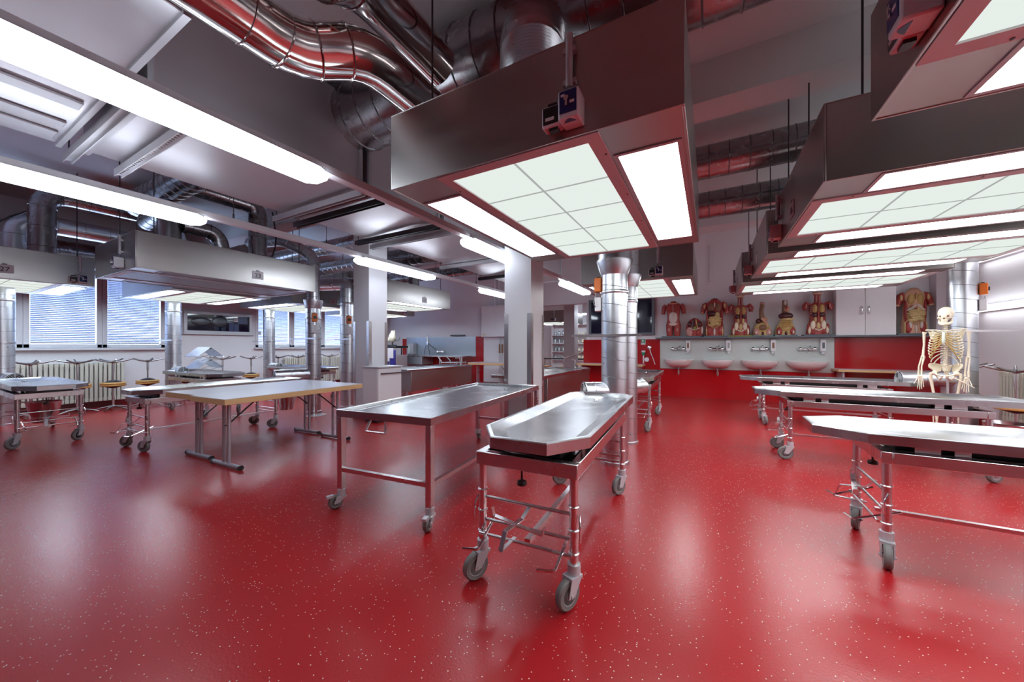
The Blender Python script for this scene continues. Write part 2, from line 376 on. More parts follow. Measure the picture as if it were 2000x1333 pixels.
def make_trolley(label,angs,yn,yf,cw=-1):
    t=empty('dissection_trolley',(0,0,0),0,label,'trolley','steel dissection trolleys')
    X,Y=.25,.72
    f=MB(); zf0,zf1=.605,.675
    f.bx(-X-.025,X+.025,-Y-.03,-Y+.02,zf0,zf1).bx(-X-.025,X+.025,Y-.02,Y+.03,zf0,zf1)
    f.bx(-X-.025,-X+.02,-Y+.02,Y-.02,zf0,zf1).bx(X-.02,X+.025,-Y+.02,Y-.02,zf0,zf1)
    f.build('frame',M['steel'],t,bev=.004)
    MB().bx(-X+.02,X-.02,-Y+.02,Y-.02,.625,.632).build('shelf_plate',M['steel'],t)
    MB().bx(-.17,.17,-.66,.66,.665,.708).bx(-.13,.13,-.62,.62,.708,.722).build('slide_rail',M['dark'],t,bev=.006)
    for sx in (-1,1):
        for sy in (-1,1):
            MB().bx(sx*.215-.008,sx*.215+.008,sy*.55-.05,sy*.55+.05,.675,.725).bx(sx*.175-.006,sx*.175+.006,sy*.55-.05,sy*.55+.05,.675,.723).build('roller_bracket',M['steel'],t)
            MB().cyl((sx*.184,sy*.55,.7),(sx*.205,sy*.55,.7),.022,n=16).build('roller',M['yel'],t)
            MB().bx(sx*.2-.02,sx*.2+.02,sy*.42-.03,sy*.42+.03,.675,.728).build('tray_support',M['steel'],t)
    # eight-sided tray with raised rim and sunk basin
    W=.3
    def octo(d,z,c1=(.15,.22),c2=(.1,.13)):
        w=W-d; a=yn+d; b=yf-d; k=d*.4
        return [(-w+c1[0]-k,a,z),(w-c1[0]+k,a,z),(w,a+c1[1]-k,z),(w,b-c2[1]+k,z),(w-c2[0]+k,b,z),(-w+c2[0]-k,b,z),(-w,b-c2[1]+k,z),(-w,a+c1[1]-k,z)]
    m=MB()
    rings=[octo(.012,.728),octo(0,.722),octo(0,.776),octo(.004,.781),octo(.02,.781),octo(.026,.778),octo(.085,.752),octo(.1,.748)]
    m.loft(rings,cap=False)
    # basin floor falls to a drain near the head end
    last=[Vector(p) for p in octo(.1,.748)]; o=len(m.v); m.v+=[tuple(p) for p in last]+[(0,yf-.27,.735)]
    for k in range(8): m.f.append((o+k,o+(k+1)%8,o+8))
    u=[Vector(p) for p in octo(.012,.728)]; o=len(m.v); m.v+=[tuple(p) for p in u]; m.f.append(tuple(o+k for k in range(7,-1,-1)))
    tr=m.build('tray',M['tray'],t,sm=14)
    MB().lathe([(.028,.742),(.03,.746),(.018,.746),(.012,.739)],(0,yf-.27,0),20).build('drain',M['chrome'],tr)
    MB().cyl((0,yf-.27,.69),(0,yf-.27,.735),.02,n=12).build('drain_pipe',M['steel'],tr)
    i=0
    for sx in (-1,1):
        for sy in (-1,1):
            l=MB(); l.cyl((sx*X,sy*Y,.19),(sx*X,sy*Y,.605),.021,n=16)
            for z in (.25,.36,.47): l.ring((sx*X,sy*Y,z),(0,0,1),.023,.004,16,5)
            l.build('leg',M['steel'],t)
            caster(t,sx*X,sy*Y,angs[i]); i+=1
    for sy in (-1,1):
        y=sy*Y
        for z,dy in ((.43,0),(.31,0),(.25,-.035*sy*cw)):
            MB().cyl((-X,y+dy,z),(X,y+dy,z),.0085,n=10).build('cross_bar',M['steel'],t)
    MB().bar((0,-Y+.02,.235),(0,Y-.02,.235),.03,.022).build('centre_beam',M['steel'],t)
    b=MB(); y=-Y
    b.bar((.02,y+.02,.425),(-.01,y-.02,.365),.026,.005).bar((-.01,y-.02,.365),(-.05,y-.13,.345),.026,.005).bar((-.05,y-.13,.345),(-.06,y-.16,.26),.026,.005)
    b.bar((-.16,y-.04,.36),(.13,y-.1,.352),.026,.005).bar((-.16,y-.04,.36),(-.17,y-.04,.4),.026,.005).bar((.13,y-.1,.352),(.135,y-.1,.385),.026,.005)
    b.bar((.02,y+.0,.43),(.02,y+.02,.425),.026,.006).bar((-.06,y-.16,.26),(-.06,y,.25),.02,.006).build('tray_bracket',M['steel'],t)
    for sx in (-1,1):
        MB().tube(rpath([(sx*(X-.04),y+.07,.31),(sx*(X-.05),y-.13,.22),(sx*(X-.05)-.08,y-.15,.215)],.012),.007,8).build('crank_lever',M['chrome'],t)
        MB().tube(rpath([(sx*(X+.028),y,.43),(sx*(X+.036),y-.02,.39),(sx*(X+.036),y-.02,.32)],.02),.005,8).build('locking_pin',M['chrome'],t)
    k=MB(); k.cyl((-.03,-Y+.02,.54),(-.03,-Y+.02,.61),.006,n=8)
    k.lathe([(.009,.545),(.022,.54),(.026,.53),(.024,.518),(.0,.512)],(-.03,-Y+.02,0),14)
    k.build('clamp_knob',M['black'],t)
    return t
def spin(t,angs):
    for c,a in zip([c for c in t.children if c.name.startswith('caster')],angs): c.rotation_euler=(0,0,R(a))
    return t
T0=make_trolley('steel dissection trolley nearest the camera, tray foot facing forward',[R(243),R(225),R(245),R(240)],-.82,1.16)
T0.location=(-.85,2.34,0); T0.rotation_euler=(0,0,R(3))
Tr=make_trolley('steel dissection trolley nearest on the right, running out of the frame',[R(-20),R(60),R(-12),R(170)],-1.03,1.04)
Tr.location=(1.6,3.02,0); Tr.rotation_euler=(0,0,R(-91)); Tr.scale=(1,1,.95)
spin(dup(Tr,(1.49,5.14,0),R(-89),'middle of the three steel trolleys on the right, skeleton behind it',(1,1,.95)),(-75,60,-80,120))
spin(dup(Tr,(1.48,7.14,0),R(-90),'farthest of the three steel trolleys on the right, in front of washbasins',(1,1,.95)),(10,80,15,100))
dup(T0,(-1.02,6.22,0),R(1),'steel trolley behind the twin round ducts near the red wall')
spin(dup(T0,(-6.0,2.32,0),R(2),'steel trolley behind the pair of wood edged folding tables',(1,1,.92)),(205,220,200,230))
L2=spin(dup(Tr,(-8.02,1.16,0),R(90),'steel trolley at the far left of the photo under hood 27',(1,1,.97)),(215,90,220,80))
L3=spin(dup(Tr,(-8.38,3.14,0),R(91),'steel trolley by the window wall carrying two tent shaped stands',(1,1,.97)),(200,40,230,60))
spin(dup(Tr,(-8.45,5.12,0),R(90),'steel trolley farther along the window wall, partly behind a round duct',(1,1,.97)),(230,30,200,70))

# tent shaped steel stands on the third trolley of the window row
def tent(z,x,y,label,s=1):
    t=empty('body_rest',(x,y,z),R(4),label,'stand','tent shaped steel rests')
    a=MB(); w,l,h=.2*s,.23,.17
    for sg in (-1,1):
        vs=[(-l,0,.25),(l,0,.25),(l,sg*w,.25-h),(-l,sg*w,.25-h)]
        vs=[(p[0],p[1],p[2]) for p in vs]+[(p[0],p[1],p[2]-.006) for p in vs]
        a.add(vs,[(0,1,2,3),(7,6,5,4),(0,4,5,1),(1,5,6,2),(2,6,7,3),(3,7,4,0)])
    a.build('ridge_sheet',M['galv'],t)
    for sx in (-1,1):
        b=MB()
        b.bar((sx*(l-.05),-.16,.1),(sx*(l-.05),.12,.003),.014,.006).bar((sx*(l-.05),.16,.1),(sx*(l-.05),-.12,.003),.014,.006)
        b.build('crossed_leg',M['steel'],t)
    MB().bx(-l+.02,l-.02,-.012,.012,.215,.24).build('ridge_bar',M['brown'],t)
    return t
tent(.752,-8.25,3.1,'tent shaped galvanised rest standing directly on the trolley tray')
tent(.752+.215,-8.27,3.1,'tent shaped galvanised rest stacked on top of the lower one')

# ------------------------------------------------------------------ square-legged table with rim
def rim_table():
    t=empty('steel_table',(-2.17,2.9,0),R(5.6),'rimmed stainless table on square legs with brake casters beside the front trolley','table')
    W,L,z=.435,1.11,.75
    m=MB()
    def q(d,z): return [(-W+d,-L+d,z),(W-d,-L+d,z),(W-d,L-d,z),(-W+d,L-d,z)]
    m.loft([q(.01,.695),q(0,.695),q(0,.747),q(.003,.75),q(.026,.75),q(.03,.746),q(.034,.728),q(.06,.722)],cap=False)
    o=len(m.v); m.v+=q(.06,.722)+[(.1,L-.25,.712)]
    for k in range(4): m.f.append((o+k,o+(k+1)%4,o+4))
    o=len(m.v); m.v+=q(.01,.695); m.f.append((o+3,o+2,o+1,o))
    tp=m.build('tabletop',M['tray'],t,sm=14)
    MB().lathe([(.03,.715),(.032,.72),(.02,.72),(.014,.712)],(.1,L-.25,0),18).build('drain',M['chrome'],tp)
    for k,(sx,sy) in enumerate(((-1,-1),(1,-1),(-1,1),(1,1))):
        x,y=sx*(W-.026),sy*(L-.026)
        MB().bx(x-.023,x+.023,y-.023,y+.023,.135,.695).build('leg',M['steel'],t,bev=.003)
        c=caster(t,x,y,R((250,285,100,70)[k]),r=.052,zt=.14)
        MB().box((.085,0,.1),(.05,.03,.018)).build('brake_pedal',M['lgrey'],c)
    z=.29
    MB().bar((-W+.05,-L+.026,z),(W-.05,-L+.026,z),.03,.03).build('end_bar',M['steel'],t)
    MB().bar((-W+.05,L-.026,z),(W-.05,L-.026,z),.03,.03).build('end_bar',M['steel'],t)
    MB().bar((W-.026,-L+.05,z),(W-.026,L-.05,z),.03,.03).build('side_bar',M['steel'],t)
    h=MB(); y=-L+.06
    h.tube(rpath([(-.14,y,.695),(-.17,y-.03,.6),(.02,y-.03,.6),(-.01,y,.695)],.01),.009,8); h.build('bucket_hook',M['steel'],t)
rim_table()
# ------------------------------------------------------------------ folding tables
def folding_table(label):
    t=empty('folding_table',(0,0,0),0,label,'table','wood edged folding tables')
    W,L,z=.318,.8,.73
    MB().bx(-W,W,-L,L,z-.003,z).build('top_surface',M['lam'],t)
    MB().bx(-W,W,-L,L,z-.058,z-.0035).build('tabletop',M['beech'],t,bev=.004)
    for sy in (-1,1):
        y=sy*.63
        MB().cyl((-.24,y,.028),(.24,y,.028),.021,n=14).build('foot',M['leggrey'],t)
        for sx in (-1,1):
            MB().cyl((sx*.24,y,.026),(sx*.262,y,.026),.025,n=14).build('foot_cap',M['black'],t)
            MB().cyl((sx*.045,y,.045),(sx*.045,y,.672),.0165,n=14).build('leg',M['leggrey'],t)
        b=MB(); b.bar((0,y,.42),(0,y-sy*.3,.668),.008,.014).bar((-.045,y,.42),(.045,y,.42),.012,.012); b.build('folding_brace',M['black'],t)
    return t
ft=folding_table('wood edged folding table nearer the camera, grey top, silver T legs'); ft.location=(-4.345,2.43,0); ft.rotation_euler=(0,0,R(3))
dup(ft,(-4.985,2.44,0),R(3),'wood edged folding table farther left, pushed against its twin')

# white cabinet beside the left pillar
c=empty('white_cabinet',(-4.80,4.22,0),R(0),'white undercounter cabinet with black bar handle standing against the left pillar','cabinet')
MB().bx(-.17,.165,-.25,.25,.04,.88).build('body',M['white'],c,bev=.006)
MB().bx(-.185,.205,-.265,.265,.88,.905).build('worktop',M['lgrey'],c,bev=.004)
d=MB().bx(.166,.184,-.245,.245,.06,.872).build('door',M['white'],c,bev=.005)
MB().tube(rpath([(.185,-.19,.79),(.215,-.19,.79),(.215,.23,.79),(.185,.23,.79)],.02),.009,8).build('handle',M['black'],d)
MB().bx(-.15,.14,-.22,.22,0,.04).build('base',M['black'],c)

# fixed stainless body tables with side panels
def body_table(x0,x1,y0,y1,label,px):
    t=empty('fixed_body_table',((x0+x1)/2,(y0+y1)/2,0),0,label,'table','fixed stainless body tables')
    W,L=(x1-x0)/2,(y1-y0)/2; z=.785
    m=MB()
    def q(d,z): return [(-W+d,-L+d,z),(W-d,-L+d,z),(W-d,L-d,z),(-W+d,L-d,z)]
    m.loft([q(.012,.735),q(0,.74),q(0,.78),q(.004,.785),q(.045,.785),q(.05,.782),q(.1,.76)],cap=False)
    o=len(m.v); m.v+=q(.1,.76)+[(0,L-.3,.745)]
    for k in range(4): m.f.append((o+k,o+(k+1)%4,o+4))
    o=len(m.v); m.v+=q(.012,.735); m.f.append((o+3,o+2,o+1,o))
    m.build('tabletop',M['tray'],t,sm=14)
    MB().bx(-W+.02,W-.015,px,L-.02,.35,.735).build('side_panel',M['brush'],t,bev=.005)
    for s in (-1,1):
        p=MB(); y=s*(L*.6); p.bx(-.16,.16,y-.12,y+.12,.0,.05).bx(-.1,.1,y-.08,y+.08,.05,.735); p.build('pedestal',M['steel'],t,bev=.005)
    for k in (-.05,.05): MB().cyl((k-W+.16,-L+.14,.0),(k-W+.16,-L+.14,.735),.022,n=12).build('supply_pipe',M['steel'],t)
    g=MB()
    for k in range(7): g.bx(-W+.12,W-.12,-L+.28+k*.2,-L+.42+k*.2,.763,.769)
    g.build('drain_grid',M['tray'],t,bev=.003)
    tp=MB(); tp.tube(rpath([(W-.3,L-.1,.78),(W-.3,L-.1,.95),(W-.3,L-.28,.95)],.05),.012,10); tp.build('tap',M['chrome'],t)
body_table(-5.85,-5.02,5.0,7.15,'fixed stainless body table with boxed sides behind the white cabinet',-.95)
body_table(-3.0,-2.17,4.78,7.35,'fixed stainless body table with boxed sides behind the right pillar',-.95)
# ------------------------------------------------------------------ ventilated light hoods
HZ=2.15
def fr(mb,x0,x1,y0,y1,w,z0,z1):
    return mb.bx(x0,x1,y0,y0+w,z0,z1).bx(x0,x1,y1-w,y1,z0,z1).bx(x0,x0+w,y0+w,y1-w,z0,z1).bx(x1-w,x1,y0+w,y1-w,z0,z1)
def hood(cx,cy,rz,W,L,label,num=None,side='end',lit=True,cool=False,box=True,boxx=.33,H=.43,rods=True,cardx=-.2,z=HZ):
    t=empty('light_hood',(cx,cy,z),R(rz),label,'light hood','ventilated light hoods')
    w,l=W/2,L/2
    s=MB(); e=.012
    s.bx(-w,w,-l,-l+e,0,H).bx(-w,w,l-e,l,0,H).bx(-w,-w+e,-l+e,l-e,0,H).bx(w-e,w,-l+e,l-e,0,H).bx(-w,w,-l,l,H,H+.006)
    s.build('housing',M['brush'],t,bev=.003)
    pw=.445; a,b=l-.27,l-.24     # bottom sheets beside the diffuser
    for sx in (-1,1):
        x0,x1=sorted((sx*pw,sx*(w-e))); lx0,lx1=sorted((sx*(pw+.03),sx*(w-.045))); u=MB()
        u.bx(x0,x1,-l+e,-a-.025,.004,.01).bx(x0,x1,b+.025,l-e,.004,.01).bx(x0,lx0-.02,-a-.025,b+.025,.004,.01).bx(lx1+.02,x1,-a-.025,b+.025,.004,.01)
        u.build('bottom_sheet',M['brush'],t)
    fr(MB(),-pw,pw,-l+.013,l-.013,.062,-.004,.012).build('diffuser_frame',M['framelit'],t)
    dx,d0,d1=pw-.062,-l+.075,l-.075
    MB().bx(-dx,dx,d0,d1,.004,.01).build('diffuser_panel',M['panelglow'] if lit else M['offpanel'],t)
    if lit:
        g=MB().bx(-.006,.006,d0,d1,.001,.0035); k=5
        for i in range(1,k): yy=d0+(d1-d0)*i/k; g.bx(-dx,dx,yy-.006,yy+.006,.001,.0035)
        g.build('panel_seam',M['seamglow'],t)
    for sx in (-1,1):
        lx0,lx1=sorted((sx*(pw+.03),sx*(w-.045)))
        f=fr(MB(),lx0-.02,lx1+.02,-a-.025,b+.025,.02,-.002,.014).build('lamp_frame',M['lgrey'],t)
        MB().bx(lx0,lx1,-a-.005,b+.005,.006,.012).build('lamp_cover',M['glowcool' if cool else 'glow'] if lit else M['offpanel'],f)
    sc=MB()
    for yy in (-l*.8,-l*.3,l*.2,l*.7):
        for sx in (-1,1): sc.cyl((sx*(pw-.015),yy,-.006),(sx*(pw-.015),yy,-.003),.006,n=8)
    sc.build('frame_screw',M['dark'],t)
    if box:
        x=boxx
        c=MB().cyl((x,-l-.025,.2),(x,-l-.025,H-.0),.0165,n=12)
        for zz in (.215,.355): c.bx(x-.028,x+.028,-l-.03,-l-.001,zz,zz+.022)
        c.build('conduit',M['lgrey'],t)
        MB().tube(rpath([(x,-l-.025,.2),(x-.005,-l-.03,.17),(x-.05,-l-.04,.165),(x-.06,-l-.04,.13)],.02),.005,6).build('cable',M['grey'],t)
        k=MB().bx(x-.115,x-.03,-l-.062,-l-.001,.035,.125).build('key_box',M['whitep'],t,bev=.008)
        MB().bx(x-.108,x-.036,-l-.066,-l-.0615,.045,.118).build('face_plate',M['black'],k,bev=.004)
        MB().bx(x-.095,x-.055,-l-.0675,-l-.066,.058,.072).build('name_tag',M['card'],k)
        MB().bx(x-.09,x-.05,-l-.05,-l-.02,.125,.142).build('plug',M['black'],k); MB().bx(x-.085,x-.045,-l-.05,-l-.02,.022,.035).build('socket',M['black'],k)
        k=MB().bx(x-.027,x+.062,-l-.092,-l-.001,.03,.15).build('switch_box',M['whitep'],t,bev=.007)
        MB().bx(x-.02,x+.055,-l-.096,-l-.0915,.05,.143).build('face_plate',M['navy'],k,bev=.003)
        MB().cyl((x+.012,-l-.096,.108),(x+.012,-l-.103,.108),.011,n=14).bx(x+.008,x+.018,-l-.104,-l-.098,.075,.108).build('key_switch',M['chrome'],k)
        MB().bx(x-.012,x+.004,-l-.098,-l-.096,.118,.128).bx(x+.026,x+.046,-l-.098,-l-.096,.085,.096).build('name_tag',M['card'],k)
        MB().prism([(x-.01+.055*i/8,-l-.06-.024*math.sin(PI*i/8)) for i in range(9)],.0285,.0302).build('blue_mark',M['navy'],k)
    if num:
        if side=='end': T=Matrix.Translation((cardx,-l-.003,.13))@Matrix.Rotation(R(90),4,'X')
        else:           T=Matrix.Translation((w+.003,cardx,.13))@Matrix.Rotation(R(90),4,'Z')@Matrix.Rotation(R(90),4,'X')
        if side=='left': T=Matrix.Translation((-w-.003,cardx,.13))@Matrix.Rotation(R(-90),4,'Z')@Matrix.Rotation(R(90),4,'X')
        kd=MB().box((0,0,0),(.15,.115,.003),T).build('number_card',M['card'],t)
        if num.strip(): lettering(num,.085,M['ink'],kd,T@Matrix.Translation((0,-.008,.003)))
        MB().box((0,.063,.002),(.04,.022,.004),T).build('card_clip',M['grey'],t)
    if rods:
        for sx in (-1,1):
            for sy in (-1,1):
                MB().cyl((sx*(w-.14),sy*(l-.2),H),(sx*(w-.14),sy*(l-.2),ZC-z),.006,n=6).build('suspension_rod',M['rod'],t)
    return t
hood(-.86,2.53,0,1.56,2.05,'large steel light hood nearest the camera, hanging over the front trolley')
hood(1.63,1.22,-90,1.55,2.1,'nearest of the steel light hoods on the right, cut by the upper right corner',boxx=-.3)
hood(1.61,3.35,-90,1.52,2.1,'steel light hood with number card 16 on its end',num='16',boxx=-.58,cardx=-.1)
hood(1.55,5.1,-90,1.5,2.1,'third steel light hood on the right, between hood 16 and the farthest one',num=' ',boxx=-.58,cardx=-.05)
hood(1.46,6.87,-90,1.5,2.1,'farthest steel light hood of the row on the right',num=' ',boxx=-.58,cardx=-.05)
hood(-.93,6.22,0,1.5,2.05,'steel light hood behind the twin round ducts, before the television')
hood(-6.58,2.63,0,1.48,2.18,'unlit steel light hood with number card 23 on its long side',num='23',side='side',lit=False,cardx=.2)
hood(-9.36,1.0,90,1.5,2.05,'steel light hood with number card 27 at the far left',num='27',cool=True,boxx=.6,cardx=-.06)
hood(-8.6,3.12,90,1.46,2.26,'steel light hood with number card 26 hanging behind hood 23',num='26',cool=True,boxx=.3,cardx=-.15)
hood(-8.78,5.14,90,1.5,2.1,'steel light hood with number card 25 behind the tall ducts',num='25',cool=True,boxx=.55,cardx=.2)
hood(-6.4,6.06,0,1.5,2.05,'steel light hood with number card 22 behind the left pillar',num='22',cool=True,side='side',cardx=.1)
hood(-8.95,7.42,90,1.5,2.1,'farthest steel light hood of the window row, beyond hood 22',boxx=.3,cool=True)

# ------------------------------------------------------------------ strip lights on their rails
def strip_light(x,y0,y1,z,label):
    t=empty('strip_light',(x,(y0+y1)/2,z),0,label,'strip light','strip lights on the white rails')
    l=(y1-y0)/2
    MB().bx(-.085,.085,-l+.02,l-.02,.0,.03).build('housing',M['white'],t,bev=.008)
    s=MB(); prof=[(-.086,.026),(-.112,-.006),(-.112,-.03),(-.08,-.056),(.08,-.056),(.112,-.03),(.112,-.006),(.086,.026)]  # upper slopes shaped to glow upwards and brighten the ceiling
    def rg(y,k): return [(px*k,y,pz*(k if k<1 else 1)) for px,pz in prof]
    s.loft([rg(-l,.72),rg(-l+.07,1),rg(l-.07,1),rg(l,.72)]); s.build('diffuser',M['glowstrip'],t,sm=25)
    return t
def rail(x,label,z=2.48,y0=-2.9,y1=8.9,wires=()):
    t=empty('lighting_rail',(x,0,z),0,label,'lighting rail')
    MB().bx(-.04,.04,y0,y1,.0302,.09).bx(-.03,.03,y0,y1,.09,.096).build('profile',M['white'],t,bev=.005)
    for y in wires:
        MB().cyl((0,y,.096),(0,y,ZC-z),.004,n=6).cyl((0,y,.096),(0,y,.15),.009,n=8).build('suspension_wire',M['rod'],t)
rail(-2.5,'white lighting rail running above the left edge of the nearest hood',wires=(5.5,7.9))
rail(-4.4,'white lighting rail passing in front of the left pillar',wires=(1.9,2.95,5.1,6.4,8.4))
nm={-2.5:'the rail above the rimmed steel table',-4.4:'the rail above the folding tables'}
for x in (-2.5,-4.4):
    for (a,b),w in (((.07,1.64),'nearest'),((3.42,5.0),'second'),((6.6,8.18),'third')):
        strip_light(x,a,b,2.48,'%s strip light from the camera on %s'%(w,nm[x]))
for z,w in ((1.79,'lower'),(2.56,'upper')):
    t=empty('wall_strip_light',(XR,0,z),0,'%s long strip light mounted on the right wall beyond the skeleton'%w,'strip light')
    MB().bx(-.06,-.001,.3,8.45,-.03,.07).build('housing',M['white'],t,bev=.006)
    MB().bx(-.13,-.061,.35,8.42,-.025,.06).build('diffuser',M['wallglow'],t,bev=.012)  # out-of-view length and glowing top added to brighten the right ceiling

# ------------------------------------------------------------------ sheet-metal ducting
def duct(label,path,r,step=.16,m='galv',rr=.006,seam='ring',name='round_duct',n=22,rad=None,group='round ventilation ducts',cat='duct'):
    pts=rpath(path,r*1.5 if rad is None else rad,8)
    t=empty(name,tuple(pts[0]),0,label,cat,group); o=Vector(pts[0]); pts=[Vector(p)-o for p in pts]
    if step<.05:
        q=[p for p,d in along(pts,step/2)]; q=[pts[0]]+q+[pts[-1]]
        MB().tube(q,[r+(rr if i%2 else 0) for i in range(len(q))],n).build('corrugated_pipe',M[m],t,sm=60); seam=None
    else: ridged(MB(),pts,r,step,rr,n).build('pipe',M[m],t,sm=45); seam=None
    s=MB()
    if seam=='ring':
        for p,d in along(pts,step): s.ring(p,d,r,rr,n,5)
    if s.v: s.build('seam_ring',M[m],t)
    return t,o
def standing_duct(x,y,r,zt,label,name='round_floor_duct',flare=None,top=None,topr=None,intake=None,box=None,rail=None,group='vertical round floor ducts'):
    t=empty(name,(x,y,0),0,label,'duct',group)
    zf=flare if flare else zt
    MB().cyl((0,0,0),(0,0,zf),r,n=28).build('pipe',M['galv'],t,sm=50)
    s=MB(); z=.15; pts=[]; k=0
    while z<zf-.05:
        s.ring((0,0,z),(0.18*math.cos(k),.18*math.sin(k),1),r*1.0,.003,28,5); z+=.19; k+=0
    s.build('spiral_seam',M['seam'],t)
    MB().lathe([(r+.012,0),(r+.012,.03),(r,.035)],(0,0,0),28).build('collar',M['galv'],t)
    MB().lathe([(r,zf-.22),(r+.006,zf-.21),(r+.006,zf-.19),(r,zf-.18)],(0,0,0),28).build('collar',M['galv'],t)
    if flare:
        MB().lathe([(r,zf-.02),(r+.008,zf),(r+.05 if topr is None or topr>r else r+.035,zf+.12),(r+.05 if topr is None or topr>r else r+.035,zf+.14)],(0,0,0),28).build('flared_collar',M['galv'],t)
    if top:
        tr=topr or r; p=rpath([Vector(q)-Vector((x,y,0)) for q in top],tr*1.6,8)
        u=ridged(MB(),p,tr,.3,.005)
        u.build('upper_pipe',M['galv'],t,sm=50)
    if intake:
        (dx,dy,L,iz,ir)=intake; d=Vector((dx,dy,0)).normalized(); a=d*(r*.5); b=d*(r+L)
        pz=Vector((0,0,iz)); it=MB().cyl(a+pz,b+pz,ir,n=26); it.ring(b+pz,d,ir,.006,26,5); it.ring(d*(r+L*.5)+pz,d,ir,.004,26,5)
        io=it.build('side_intake',M['galv'],t,sm=50)
        g=MB(); g.cyl(b+pz+d*.001,b+pz+d*.004,ir*.95,n=26); g.build('dark_mouth',M['void'],io)
        g=MB()
        for k in (.25,.45,.65,.85): g.ring(b+pz+d*.01,d,ir*k,.0035,24,5)
        g.bar(b+pz+d*.008-Vector((0,0,ir)),b+pz+d*.008+Vector((0,0,ir)),.008,.005)
        e=d.cross(Vector((0,0,1))); g.bar(b+pz+d*.008-e*ir,b+pz+d*.008+e*ir,.008,.005)
        g.build('grille',M['lgrey'],io)
    if box:
        (ang,bz)=box; T=Matrix.Rotation(R(ang),4,'Z')
        k=MB().box((r+.035,0,bz+.21),(.075,.09,.15),T).build('orange_actuator',M['orange'],t,bev=.008); 
        MB().box((r+.08,0,bz+.21),(.012,.05,.05),T).build('terminal_block',M['black'],k); MB().box((r+.03,0,bz+.29),(.03,.03,.02),T).build('cable_gland',M['black'],k)
        k=MB().box((r+.03,0,bz),(.07,.1,.15),T).build('control_box',M['whitep'] if box else M['orange'],t,bev=.008)
        MB().tube(rpath([T@Vector((r+.05,.05,bz-.03)),T@Vector((r+.07,.1,bz)),T@Vector((r+.05,.05,bz+.12))],.04),.004,6).build('cable',M['grey'],k)
    if rail:
        (x0,x1,z)=rail; b=MB().bx(x0,x1,-r-.016,-r-.008,z,z+.025)
        b.lathe([(r+.002,z),(r+.012,z),(r+.012,z+.025),(r+.002,z+.025)],(0,0,0),28); b.build('hook_rail',M['steel'],t)
    return t
standing_duct(-.88,3.86,.135,3.0,'front one of the two round floor ducts behind the nearest hood',flare=2.0,top=[(-.88,3.86,2.1),(-.88,3.86,3.0),(-.88,3.3,3.35)],topr=.17,intake=(-1,-.75,.2,.76,.095),box=(185,1.68),rail=(-.42,.3,1.33))
standing_duct(-.93,4.74,.135,3.0,'rear one of the two round floor ducts behind the nearest hood',flare=2.0,top=[(-.93,4.74,2.1),(-.93,4.74,3.1)],topr=.16,intake=(.5,1,.2,.7,.09))
standing_duct(3.02,7.23,.14,ZC,'round floor duct standing behind the skeleton by the right wall',intake=(-1,-.1,.5,.77,.1),box=(-20,1.78),rail=(-.2,.55,1.42))
standing_duct(-6.48,4.08,.13,2.6,'round floor duct with orange box at the far end of hood 23',flare=1.95,top=[(-6.48,4.08,2.0),(-6.48,4.08,2.92),(-6.9,3.75,3.2),(-7.7,3.6,3.2)],topr=.105,intake=(-.25,-1,.5,.72,.1),box=(-25,1.55),rail=(-.5,.3,1.36))
standing_duct(-6.46,4.78,.13,2.3,'round floor duct with elbow top between hood 23 and the left pillar',top=[(-6.46,4.78,2.25),(-6.46,4.78,2.5),(-7.3,4.45,2.5)],topr=.13,box=(-25,1.55),rail=(-.2,.25,1.36))
standing_duct(-9.62,1.06,.125,2.15,'round floor duct at the left edge of the photo under hood 27',intake=(1,.2,.25,.72,.1),rail=(-.3,.5,1.28))
standing_duct(-9.64,3.1,.125,2.15,'round floor duct beside the dark framed display on the window wall',intake=(1,.15,.2,.72,.1),rail=(-.5,.35,1.34))
standing_duct(-9.62,4.92,.125,2.15,'round floor duct in front of the middle windows',intake=(1,.1,.25,.72,.1),rail=(-.5,.35,1.34))
standing_duct(-9.62,7.3,.125,2.15,'round floor duct near the last window, mostly hidden by nearer ducts',intake=(1,.1,.25,.72,.1))

# polished pipes above the camera
def pipe(label,path,r,bands,elbow=True):
    pts=rpath(path,r*1.7,4); t=empty('clad_pipe',tuple(pts[0]),0,label,'pipe','polished clad pipes under the ceiling'); o=Vector(pts[0]); pts=[Vector(p)-o for p in pts]
    MB().tube(pts,r,30).build('cladding',M['pol'],t,sm=24)
    for y in bands: MB().ring(Vector((path[0][0],y,path[0][2]))-o,(0,1,0),r+.001,.006,30,6).build('joint_band',M['pol'],t)
    for i in (len(pts)//2-2,len(pts)//2+1): MB().ring(pts[i],(pts[i+1]-pts[i-1]),r+.001,.006,30,6).build('joint_band',M['pol'],t)
    return t
pipe('polished clad pipe jogging upwards near the rectangular duct corner, lower left one',[(-1.9,-2.6,2.78),(-1.9,1.12,2.78),(-1.72,1.36,2.9),(-1.72,3.6,2.9)],.13,(-.6,.86,1.02))
pipe('polished clad pipe jogging upwards beside the nearest hood, upper right one',[(-1.63,-2.6,3.02),(-1.63,1.02,3.02),(-1.7,1.3,3.26),(-1.71,2.02,3.26)],.135,(-.5,.8,.96))

